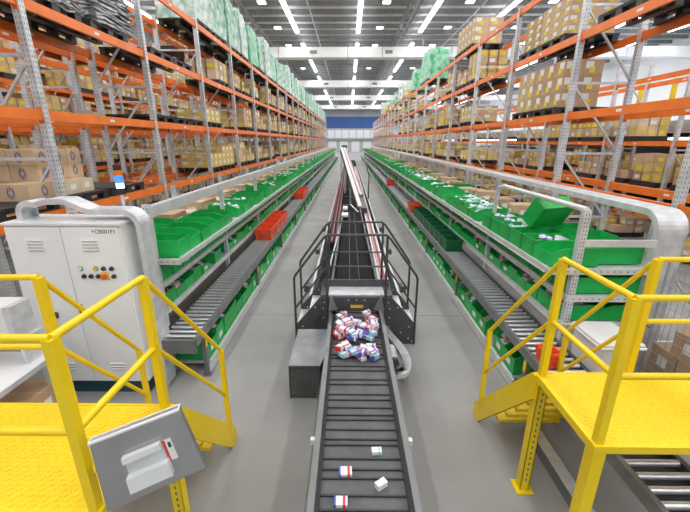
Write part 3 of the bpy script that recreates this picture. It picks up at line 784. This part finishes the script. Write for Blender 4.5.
# ------------------------------------------------------------------ workstation at the left
dk = thing('workbench', 'white topped packing workbench behind the left yellow platform', 'workbench', (-3.5, 2.8, 0))
part('top', MB().b2(-4.4, -2.98, 2.3, 3.22, .91, .95), M['white'], dk, .004)
part('edge_band', MB().b2(-4.4, -2.972, 2.295, 2.3, .90, .951).b2(-2.98, -2.972, 2.295, 3.225, .90, .951), M['galv'], dk)
for x, y in ((-3.05, 2.4), (-3.05, 3.15), (-4.3, 2.4), (-4.3, 3.15)): part('leg', MB().b2(x - .03, x + .03, y - .03, y + .03, 0, .91), M['galv_light'], dk)
part('under_shelf', MB().b2(-4.3, -3.05, 2.45, 3.15, .28, .30), M['galv'], dk)
part('riser_shelf', MB().b2(-4.3, -3.06, 2.98, 3.24, 1.20, 1.225).b2(-3.12, -3.08, 3.0, 3.2, .95, 1.2).b2(-4.28, -4.24, 3.0, 3.2, .95, 1.2), M['galv'], dk)
pr = thing('label_printer', 'white box-shaped label printer with grey side on the workbench riser', 'printer', (-3.4, 3.1, 1.225))
part('housing', MB().b2(-3.75, -3.16, 2.98, 3.22, 1.226, 1.56), M['white'], pr, .01)
part('side_panel', MB().b2(-3.158, -3.10, 2.985, 3.215, 1.226, 1.55), M['galv'], pr)
part('slot', MB().b2(-3.5, -3.24, 2.974, 2.982, 1.52, 1.53), M['dark'], pr)
cb2, cl2 = carton_meshes(.36, .42, .33, M['carton'], 'plain')
o = tag(inst('carton', cb2, None, (-3.20, 2.98, .302), (0, 0, .05)), 'brown carton on the shelf under the white workbench', 'carton'); stickers(o, cl2, -1)

# ------------------------------------------------------------------ yellow platforms
def platform(side, x0, x1, xs, y0, y1, ye, label):
    """x0 = aisle edge, xs = other stair edge, x1 = outer end; deck y0..y1, stair foot at ye"""
    s = 1 if x1 > x0 else -1; zd = 1.19
    t = thing('crossover_platform', label, 'platform', ((x0 + xs) / 2, y0, 0))
    tb = MB().b2(x0, x1, y0, y1, zd - .012, zd)
    d = part('deck', tb, M['yellow_tread'], t)
    studs = MB(); yy = y0 + .03
    while yy < y1 - .02:
        xx = min(x0, x1) + .03
        while xx < max(x0, x1) - .02: studs.box((xx, yy, zd + .001), (.022, .007, .003), 0, Matrix.Rotation(.78 if (round(xx / .03) + round(yy / .03)) % 2 else -.78, 3, 'Z')); xx += .03
        yy += .03
    tag(part('tread_studs', studs, M['yellow'], d), kind='stuff')
    part('edge_beam', MB().b2(x0, x1, y0 - .02, y0, zd - .05, zd + .004), M['yellow'], t)
    part('edge_beam', MB().b2(x0, x1, y1, y1 + .02, zd - .07, zd + .004), M['yellow'], t)
    part('edge_beam', MB().b2(x0 - s * .02, x0, y0 - .02, y1 + .02, zd - .055, zd + .004), M['yellow'], t)
    for x in (x0 + s * .03, x1 - s * .05):
        for y in (y0 + .03, y1 - .02):
            b = MB().b2(x - .04, x + .04, y - .04, y - .033, 0, zd - .012).b2(x - .04, x - .033, y - .04, y + .04, 0, zd - .012).b2(x + .033, x + .04, y - .04, y + .04, 0, zd - .012).b2(x - .075, x + .075, y - .075, y + .075, 0, .012)
            if y < y0 + .3: b = MB().b2(x - .04, x + .04, y - .04, y + .04, 0, zd - .012).b2(x - .075, x + .075, y - .075, y + .075, 0, .012)
            z = .12
            while z < zd - .1 and y > y0 + .3: b.b2(x - .007, x + .007, y - .0415, y - .0325, z, z + .03, 1); z += .06
            part('leg', b, [M['yellow'], M['slot']], t)
    zr, zm = 2.18, 1.68; q = .021
    def sq(p, r_, w_=.048): return MB().bar(p, r_, w_, w_)
    hx0 = x0 + s * .02; hxs = xs
    yf = y1 - .02; yn = y0 + .02
    for (x, y) in ((hx0, yn), (hx0, yf), (hxs, yf)): part('rail_post', MB().b2(x - .024, x + .024, y - .024, y + .024, zd - .02, zr), M['yellow'], t)
    part('rail_post', MB().b2(x1 - .03, x1 + .03, yn - .03, yn + .03, zd, zr), M['yellow'], t)
    part('rail_post', MB().b2(x1 - .03, x1 + .03, yf - .03, yf + .03, zd, zr), M['yellow'], t)
    for z in (zr, zm):
        part('guard_rail', MB().tube([(hx0, yn, z), (hx0, yf, z)], q, 8), M['yellow'], t)
        part('guard_rail', MB().tube([(hx0, yn, z), (x1, yn, z)], q, 8), M['yellow'], t)
        part('guard_rail', MB().tube([(hxs, yf, z), (x1, yf, z)], q, 8), M['yellow'], t)
    # stairs going away from the camera
    hst = x0 - s * .09
    for x in (hst, xs):
        sp = MB().prism([(y1 - .03, zd), (y1 + .02, zd), (ye, .16), (ye, 0), (ye - .12, 0), (y1 - .03, zd - .22)], 'x', x - .02, x + .02)
        if x == hst: sp.v = [(vx + (x0 - hst - s * .02) * (1 - (vy - y1) / (ye - y1)), vy, vz) for vx, vy, vz in sp.v]      # splays outwards to its foot
        part('stringer', sp, M['yellow'], t)
        yl = ye - .12
        part('stair_post', MB().b2(x - .02, x + .02, yl - .02, yl + .02, .2, 1.14), M['yellow'], t)
        for dz in (0, -.5): part('handrail', MB().tube([(hx0 if x == hst else x, yf, zr + dz), (x, yl, 1.14 + dz)], .018, 8), M['yellow'], t)
    xa, xb = min(hx0, xs) + .02, max(hx0, xs) - .02
    for k in range(1, 6):
        z = zd * (1 - k / 6); yc = y1 + (ye - y1) * k / 6
        part('step', MB().b2(xa, xb, yc - .17, yc + .05, z - .03, z), M['yellow_tread'], t)
        part('step_nosing', MB().b2(xa, xb, yc + .05, yc + .06, z - .05, z + .002), M['yellow'], t)
    return t
platform('left', -1.28, -3.1, -1.96, 1.37, 2.15, 3.08, 'yellow steel crossover platform with stairs at the left of the aisle')
platform('right', 1.55, 4.0, 2.25, 1.83, 2.56, 3.48, 'yellow steel crossover platform with stairs at the right of the aisle')

# tilted steel panel fixed to the left platform post
c4 = [Vector(p) for p in ((-1.215, 1.345, 1.655), (-.815, 1.44, 1.775), (-.735, 1.46, 1.385), (-1.215, 1.35, 1.21))]
tp = thing('operator_panel', 'tilted brushed steel operator panel with small bracket fixed to the left yellow platform', 'control panel', (-1.0, 1.4, 1.2))
ux = (c4[1] - c4[0]).normalized(); uz = ((c4[0] - c4[3]) - ux * (c4[0] - c4[3]).dot(ux)).normalized(); un = uz.cross(ux) * -1
if un.y > 0: un = -un
def pp(a, b_, n_):      # a 0..1 across, b 0..1 up, n_ metres proud of the face
    lo = c4[3].lerp(c4[2], a); hi = c4[0].lerp(c4[1], a); return lo.lerp(hi, b_) + un * n_
def slab(a0, a1, b0, b1, n0, n1, mb=None, m=0):
    mb = mb or MB(); vs = [pp(a, b_, n_) for n_ in (n0, n1) for a, b_ in ((a0, b0), (a1, b0), (a1, b1), (a0, b1))]
    return mb.add(vs, [(0, 1, 2, 3), (7, 6, 5, 4), (0, 4, 5, 1), (1, 5, 6, 2), (2, 6, 7, 3), (3, 7, 4, 0)], m)
part('casing', slab(0, 1, 0, 1, -.035, 0), M['steel'], tp, .006)
part('top_flange', slab(0, 1, .975, 1.0, -.036, .008), M['white'], tp)
br = part('bracket', slab(.30, .70, .24, .66, 0, .004), M['galv_light'], tp)
part('bracket_lip', slab(.30, .70, .60, .68, .003, .03), M['white'], br)
part('bracket_tray', slab(.29, .72, .18, .40, .003, .035), M['white'], br)
part('sticker', slab(.71, .80, .34, .66, .001, .003), M['lab_w'], tp)
part('sticker_band', slab(.71, .735, .34, .66, .003, .004), M['p_red'], tp)
part('sticker_print', slab(.755, .785, .53, .61, .003, .004).add([], []), M['btn_k'], tp)
part('mounting_arm', MB().cyl((-1.26, 1.39, 1.45), (-1.14, 1.46, 1.45), .025, 10), M['yellow'], tp)

# ------------------------------------------------------------------ centre belt conveyor
ZB = .56; BX0, BX1 = -.25, .47
bc = thing('belt_conveyor', 'dark cleated belt conveyor running up the middle of the aisle', 'conveyor', (.11, .8, 0))
part('belt', MB().b2(BX0 + .05, BX1 - .05, .8, 5.9, ZB - .02, ZB), M['belt'], bc)
cle = MB().b2(BX0 + .05, BX1 - .05, -.007, .007, 0, .013).mesh('cleat', M['belt_edge'])
strip = MB().b2(BX0 + .05, BX1 - .05, -.04, .04, 0, .008).mesh('cleat', M['belt_edge'])
seq = [1.30, 1.44, 1.54, 1.68, 1.78, 1.87, 1.98, 2.12, 2.20, 2.30, 2.44, 2.50, 2.61, 2.73, 2.79, 2.89]
yy = 3.0
while yy < 5.8: seq.append(yy); seq.append(yy + .08); yy += .24
for y in seq: inst('cleat', cle, bc, (0, y, ZB))
for x, sg in ((BX0, 1), (BX1, -1)):
    part('side_plate', MB().b2(x - .02, x + .02, .8, 5.0, .30, .66), M['side_grey'], bc)
    part('side_guide', MB().prism([(x + sg * .02, .66), (x + sg * .045, .60), (x + sg * .05, ZB), (x + sg * .02, ZB)], 'y', .8, 4.4), M['charcoal'], bc)
    part('top_strip', MB().b2(x - .024, x + .024, .8, 4.9, .66, .672), M['side_grey'], bc)
    part('outer_skirt', MB().prism([(x - sg * .02, .65), (x - sg * .02, .30), (x - sg * .10, .16), (x - sg * .10, .18)], 'y', .8, 3.6), M['dull'], bc)
    part('flare', MB().add([(x, 4.35, .66), (x, 4.75, .66), (x + sg * .1, 4.95, .60), (x - sg * .02, 4.95, .86), (x - sg * .02, 4.5, .80)], [(0, 1, 2, 3, 4)]), M['dull'], bc)
    for y in (1.2, 2.5, 3.6, 4.7): part('leg', MB().b2(x - .03, x + .03, y - .03, y + .03, 0, .30).b2(x - .06, x + .06, y - .06, y + .06, 0, .01), M['charcoal'], bc)
    part('sensor', MB().b2(x - sg * .06, x - sg * .02, 2.40, 2.44, .60, .65), M['white'], bc)
for y in (1.2, 3.6): part('cross_member', MB().b2(BX0, BX1, y - .03, y + .03, .28, .34), M['charcoal'], bc)
def pack_mesh(d, a, b_, c=None):
    x, y, z = d[0] / 2, d[1] / 2, d[2]
    m = MB().b2(-x, x, -y, y, 0, z).b2(x * .3, x * .7, -y - .0006, y + .0006, -.0004, z + .0006, 1).b2(-x - .0006, -x * .72, -y - .0006, y + .0006, .0, z + .0007, 2)
    return m.mesh('medicine_pack', [M[a], M[b_], M[c or a]])
tag(inst('medicine_pack', pack_mesh((.10, .075, .03), 'p_white', 'p_red', 'p_blue'), None, (-.02, 2.17, ZB + .001), (0, 0, .04)), 'white pack with red stripe and blue end, farther of two on the belt', 'pack', 'packs on the belt')
tag(inst('medicine_pack', pack_mesh((.095, .07, .03), 'p_white', 'p_red', 'p_blue'), None, (-.05, 1.925, ZB + .001), (0, 0, .0)), 'white pack with red stripe and blue end, nearest the camera on the belt', 'pack', 'packs on the belt')
tag(inst('medicine_pack', pack_mesh((.085, .05, .045), 'p_white', 'p_white'), None, (.245, 2.06, ZB + .001), (0, 0, .6)), 'plain white pack lying askew on the right of the belt', 'pack', 'packs on the belt')
tag(inst('medicine_pack', pack_mesh((.08, .055, .03), 'p_white', 'p_cyan'), None, (.235, 2.37, ZB + .001), (0, 0, .05)), 'white and pale blue pack upright farther up the belt', 'pack', 'packs on the belt')
PK = [pack_mesh(d, a, b_, c) for d, a, b_, c in (((.11, .06, .04), 'p_white', 'p_pink', None), ((.12, .07, .04), 'p_blue', 'p_white', 'p_purple'), ((.10, .07, .05), 'p_white', 'p_blue', 'p_blue'),
      ((.11, .06, .04), 'p_purple', 'p_white', 'p_pink'), ((.09, .06, .05), 'p_pink', 'p_white', None), ((.13, .07, .05), 'p_white', 'p_red', 'p_red'), ((.10, .06, .04), 'p_cyan', 'p_white', 'p_blue'), ((.10, .06, .045), 'p_white', 'p_purple', None))]
PKN = ['white and pink', 'blue and white', 'white and blue', 'purple', 'pink', 'white and red', 'pale blue', 'white and purple']
def heap_packs(n, y0, y1, h, where, x0=BX0 + .12, x1=BX1 - .12):
    for i in range(n):
        v = rng.randrange(8); lay = i / n
        tag(inst('medicine_pack', PK[v], None, (rng.uniform(x0, x1), rng.uniform(y0, y1), ZB + .002 + lay * h), (rng.uniform(-.35, .35) * lay, rng.uniform(-.35, .35) * lay, rng.uniform(-1.2, 1.2)), (1.12, 1.12, 1.12)),
            '%s small pack heaped %s' % (PKN[v], where), 'pack', PKN[v] + ' packs heaped ' + where)
heap_packs(26, 3.70, 3.88, .09, 'at the near edge of the belt pile'); heap_packs(44, 4.08, 4.5, .11, 'just before the black bridge'); heap_packs(6, 4.62, 4.85, .02, 'in the dark under the bridge')

# ------------------------------------------------------------------ black crossover bridge
bg = thing('crossover_bridge', 'black steel footbridge with handrails stepping over the middle conveyor', 'footbridge', (.12, 5.3, 0))
prof = [(-.80, 0), (-.80, .32), (-.42, .78), (.64, .78), (1.03, .32), (1.03, 0), (.56, 0), (.56, .56), (-.32, .56), (-.32, 0)]
def side_panel(y):
    b = MB()
    for q in ([(-.80, 0), (-.32, 0), (-.32, .56), (-.60, .56), (-.80, .32)], [(-.60, .56), (.84, .56), (.64, .78), (-.42, .78)], [(.56, 0), (1.03, 0), (1.03, .32), (.84, .56), (.56, .56)]):
        b.prism(q, 'y', y - .015, y + .015)
    p = part('side_panel', b, M['charcoal'], bg)
    for i, (x, z) in enumerate(((-.70, .1), (-.70, .3), (-.5, .62), (-.36, .7), (0, .74), (.12, .74), (.24, .74), (.6, .7), (.74, .62), (.92, .3), (.92, .1), (.62, .45), (.62, .3), (-.38, .45), (.62, .6), (-.38, .6), (.8, .2), (.98, .05))):
        part('bolt', MB().cyl((x, y - .015, z), (x, y - .024, z), .011, 6), M['galv_light'], p)
    if y < 5.3: part('warning_label', MB().b2(.03, .22, y - .018, y - .014, .61, .66), M['btn_y'], p)
side_panel(5.0); side_panel(5.68)
trd = MB().b2(-.30, .54, 5.03, 5.36, .78, .80)
for k in range(22): xx = -.28 + k * .0375; trd.b2(xx, xx + .018, 5.035, 5.355, .80, .806)
part('tread_plate', trd, M['galv'], bg)
part('deck', MB().b2(-.42, .66, 5.37, 5.67, .765, .80).b2(-.42, -.305, 5.015, 5.37, .765, .80).b2(.545, .66, 5.015, 5.37, .765, .80), M['charcoal'], bg)
part('kick_plate', MB().b2(-.40, .64, 5.36, 5.38, .80, .92), M['charcoal'], bg)
for sg in (-1, 1):
    for z, xo in ((.26, .80), (.52, .60)):
        x = .115 + sg * (xo - .0); part('step', MB().b2(x - .12, x + .12, 5.02, 5.66, z - .02, z), M['galv_light'], bg)
for y, dz in ((4.985, 0), (5.70, .03)):
    r = .018
    part('handrail', MB().tube([(-.80, y, 0), (-.80, y, 1.08), (-.78, y, 1.13), (-.36, y, 1.69 + dz), (-.30, y, 1.74 + dz), (.53, y, 1.74 + dz), (.59, y, 1.69 + dz), (.99, y, 1.13), (1.01, y, 1.08), (1.01, y, 0)], r, 8), M['charcoal_rail'], bg)
    part('mid_rail', MB().tube([(-.80, y, .60), (-.32, y, 1.27), (.55, y, 1.27), (1.01, y, .60)], r * .8, 8), M['charcoal_rail'], bg)
    for x in (-.32, .55): part('rail_post', MB().cyl((x, y, .55), (x, y, 1.74 + dz), r, 8), M['charcoal_rail'], bg)
# motor guard box
mg = thing('motor_guard', 'grey steel motor guard box with mesh front on the floor left of the belt', 'machine guard', (-.5, 4.1, 0))
pol = [(-.71, 3.72), (-.34, 3.72), (-.285, 4.02), (-.285, 4.62), (-.71, 4.62)]
part('top', MB().prism(pol, 'z', .43, .45), M['dull'], mg)
part('casing', MB().prism([(-.70, 3.76), (-.345, 3.76), (-.292, 4.03), (-.292, 4.61), (-.70, 4.61)], 'z', .05, .43), M['charcoal'], mg)
g = MB()
for i in range(13): xx = -.705 + i * .03; g.b2(xx, xx + .008, 3.725, 3.733, .05, .43)
for i in range(13): zz = .05 + i * .03; g.b2(-.705, -.345, 3.725, 3.733, zz, zz + .008)
tag(part('mesh_grille', g, M['side_grey'], mg), kind='stuff')
part('frame', MB().b2(-.71, -.69, 3.715, 3.735, 0, .45).b2(-.36, -.34, 3.715, 3.735, 0, .45).b2(-.69, -.36, 3.715, 3.735, .42, .45).b2(-.69, -.36, 3.715, 3.735, .02, .05), M['charcoal'], mg)
for x, y in ((-.68, 4.58), (-.33, 4.58)): part('foot', MB().b2(x - .03, x + .03, y - .03, y + .03, 0, .05), M['charcoal'], mg)
# curved cable tray on the floor right of the belt
pth = [(.53, 4.95), (.60, 4.7), (.70, 4.4), (.745, 4.15), (.735, 3.95), (.67, 3.82), (.56, 3.79)]
sm = []
for i in range(len(pth) - 1):
    q0, q1, q2, q3 = (Vector(pth[max(i - 1, 0)]), Vector(pth[i]), Vector(pth[i + 1]), Vector(pth[min(i + 2, len(pth) - 1)]))
    for k in range(5):
        u = k / 5; v = .5 * ((2 * q1) + (q2 - q0) * u + (2 * q0 - 5 * q1 + 4 * q2 - q3) * u * u + (3 * q1 - q0 - 3 * q2 + q3) * u ** 3); sm.append((v.x, v.y))
pth = sm + [pth[-1]]
tb = MB()
for (a0, b0), (a1, b1) in zip(pth, pth[1:]):
    d = Vector((a1 - a0, b1 - b0)).normalized(); a0 -= d.x * .01; b0 -= d.y * .01
    tb.bar((a0, b0, .30), (a1 + d.x * .01, b1 + d.y * .01, .30), .11, .06)
ct = thing('cable_tray', 'short light grey curved cable tray beside the belt under the bridge', 'cable tray', (.7, 4.2, 0))
part('tray', tb, M['galv'], ct)
for x, y in ((.735, 4.1), (.60, 4.68)): part('support', MB().b2(x - .02, x + .02, y - .02, y + .02, 0, .28), M['galv'], ct)
mo = thing('drive_motor', 'small grey gear motor hanging beside the belt before the bridge', 'motor', (.57, 4.1, 0))
part('body', MB().cyl((.57, 3.95, .38), (.57, 4.25, .38), .055, 12), M['galv'], mo)
part('fan_cover', MB().cyl((.57, 3.90, .38), (.57, 3.95, .38), .062, 12), M['charcoal'], mo)
part('foot', MB().b2(.53, .61, 3.98, 4.2, 0, .33), M['charcoal'], mo)

# ------------------------------------------------------------------ long sorter behind the bridge
so = thing('sorter_line', 'long low dark sorter line with red and pink tracks behind the footbridge', 'conveyor', (.12, 6, 0))
part('base', MB().b2(-.62, .86, 5.95, 58, .02, .22), M['rubber'], so)
for x in (-.70, .94): part('skirt', MB().b2(x - .02, x + .02, 5.95, 58, .02, .30), M['galv'], so)
part('centre_belt', MB().add([(-.24, 5.9, .54), (.46, 5.9, .54), (.36, 12.5, .70), (-.14, 12.5, .70), (-.24, 5.9, .44), (.46, 5.9, .44), (.36, 12.5, .60), (-.14, 12.5, .60)], [(0, 1, 2, 3), (7, 6, 5, 4), (0, 4, 5, 1), (1, 5, 6, 2), (2, 6, 7, 3), (3, 7, 4, 0)]), M['rubber'], so)
for x in (-.29, .50): part('belt_side', MB().bar((x, 5.9, .58), (x * .72 + .02, 12.5, .74), .04, .16), M['charcoal'], so)
for x in (.02, .2): part('belt_seam', MB().bar((x, 5.95, .545), (x * .9, 12.4, .705), .012, .006), M['black'], so)
part('pale_guide', MB().bar((-.40, 7.0, .5), (-.20, 11, .75), .03, .03).bar((.30, 11.5, .85), (.06, 12.6, .9), .03, .03), M['galv'], so)
for x, m in ((-.60, 'dred'), (-.52, 'dark'), (-.46, 'dred'), (-.38, 'dark'), (-.34, 'dred'), (.60, 'lab_w'), (.655, 'pink'), (.71, 'dred'), (.76, 'lab_w')):
    part('track', MB().b2(x - .022, x + .022, 9.5 if x < 0 else 6.0, 40, .36, .42 if m != 'dark' else .39), M[m], so)
for i in range(10):
    y = 6.4 + i * 2.4
    part('support', MB().b2(-.30, .54, y - .05, y + .05, .22, .45 if i < 3 else .34), M['charcoal'], so)
    for x in (-.78, 1.02): part('side_motor', MB().b2(x - .05, x + .05, y - .10, y + .10, .30, .42), M['charcoal'], so) if i < 3 else None
part('white_tray', MB().b2(-.22, -.02, 11.2, 11.7, .74, .80).b2(-.2, -.04, 12.2, 12.7, .78, .84), M['p_white'], so)
# rising conveyor
ri = thing('incline_conveyor', 'inclined conveyor with white side guard and pink belts rising away down the aisle', 'conveyor', (.3, 14, 0))
A, B = Vector((.40, 13.2, .74)), Vector((-.50, 25.0, 2.60))
part('white_guard', MB().bar(A, B, .15, .05).bar(A + Vector((-.075, 0, .05)), B + Vector((-.075, 0, .05)), .02, .12), M['white'], ri)
for k, m in enumerate(('seam', 'pink', 'lab_w', 'pink', 'seam')):
    o_ = Vector((.10 + k * .045, 0, -.01)); part('belt_lane', MB().bar(A + o_ + (B - A) * .12, B + o_, .04, .06), M[m], ri)
part('frame', MB().bar(A + Vector((.10, 0, -.16)), B + Vector((.10, 0, -.16)), .36, .18), M['charcoal'], ri)
for f in (.3, .62, .97):
    p = A.lerp(B, f)
    for dx in (-.06, .26): part('leg', MB().b2(p.x + dx - .035, p.x + dx + .035, p.y - .035, p.y + .035, 0, p.z - .2), M['galv'], ri)
part('drive_head', MB().box(B + Vector((.2, .5, .05)), (.36, .4, .2)), M['charcoal'], ri)
part('guard_hoop', MB().tube([(.95, 18, .3), (.98, 18, 1.4), (.9, 20, 1.9), (.7, 22, 2.2)], .03, 8), M['charcoal_rail'], ri)

# ------------------------------------------------------------------ right foreground
wt = thing('lidded_tub', 'large white plastic tub with lid beside the right rollers', 'tub', (2.9, 3.3, 0))
def taper(x0, x1, y0, y1, z0, z1, k):
    cx, cy = (x0 + x1) / 2, (y0 + y1) / 2; b = MB()
    f = lambda x, y, q: (cx + (x - cx) * q, cy + (y - cy) * q)
    P4 = [(x0, y0), (x1, y0), (x1, y1), (x0, y1)]
    return b.add([(*f(*p, k), z0) for p in P4] + [(*f(*p, 1), z1) for p in P4], [(3, 2, 1, 0), (4, 5, 6, 7), (0, 1, 5, 4), (1, 2, 6, 5), (2, 3, 7, 6), (3, 0, 4, 7)])
part('body', taper(2.63, 3.04, 3.34, 3.84, .02, .96, .86), M['white'], wt, .03)
part('lid', MB().b2(2.61, 3.07, 3.32, 3.86, .96, 1.0), M['white'], wt, .02)
part('lid_rim', MB().b2(2.60, 3.08, 3.31, 3.87, .94, .965), M['cab'], wt, .008)
for x, y in ((2.74, 3.43), (2.93, 3.43), (2.74, 3.75), (2.93, 3.75)): part('castor', MB().cyl((x - .015, y, .03), (x + .015, y, .03), .03, 10), M['black'], wt)
tag(inst('red_tote', tote_mesh(.15, .22, .17, M['red']), None, (2.2, 3.5, ZR), (0, 0, .3)), 'small red tote on the right rollers behind the yellow stair post', 'tote')
rc = thing('wire_cage', 'grey wire roll cage holding brown cartons at the right edge', 'cage', (3.9, 3.6, 0))
gx0, gx1, gy0, gy1 = 3.55, 4.05, 3.1, 3.85
for x, y in ((gx0, gy0), (gx1, gy0), (gx0, gy1), (gx1, gy1)):
    part('upright', MB().cyl((x, y, .1), (x, y, 1.75), .014, 8), M['wire'], rc); part('castor', MB().cyl((x - .02, y, .05), (x + .02, y, .05), .05, 10), M['black'], rc)
part('base', MB().b2(gx0, gx1, gy0, gy1, .1, .13), M['wire'], rc)
for x in (gx0, gx1):
    b = MB()
    for k in range(9): yy = gy0 + (k + 1) * (gy1 - gy0) / 10; b.cyl((x, yy, .13), (x, yy, 1.7), .004, 4)
    for k in range(14): zz = .2 + k * .115; b.cyl((x, gy0, zz), (x, gy1, zz), .004, 4)
    tag(part('wire_side', b, M['wire'], rc), kind='stuff')
b = MB()
for k in range(7): xx = gx0 + (k + 1) * (gx1 - gx0) / 8; b.cyl((xx, gy0, .13), (xx, gy0, 1.7), .004, 4)
for k in range(14): zz = .2 + k * .115; b.cyl((gx0, gy0, zz), (gx1, gy0, zz), .004, 4)
tag(part('wire_side', b, M['wire'], rc), kind='stuff')
cc, cl = carton_meshes(.40, .34, .3, M['carton'], 'plain')
for k, (y, z, rz) in enumerate(((3.3, .131, .05), (3.66, .131, 0), (3.32, .432, .1), (3.65, .432, -.05), (3.45, .733, .3))):
    o = tag(inst('carton', cc, None, (3.8, y, z), (0, 0, rz)), ['brown carton at the bottom front of the wire cage', 'brown carton at the bottom rear of the wire cage', 'brown carton in the middle front of the wire cage', 'brown carton in the middle rear of the wire cage', 'brown carton lying askew on top inside the wire cage'][k], 'carton', 'cartons in the wire cage')
    stickers(o, cl, 1)
fd = thing('floor_duct', 'low grey floor duct under the right yellow platform', 'floor duct', (1.9, 2.5, 0))
part('body', MB().prism([(1.90, 0), (2.04, 0), (2.02, .10), (1.92, .10)], 'y', 1.2, 3.2), M['side_grey'], fd)
part('cover', MB().b2(1.915, 2.025, 1.2, 3.2, .10, .108), M['galv'], fd)
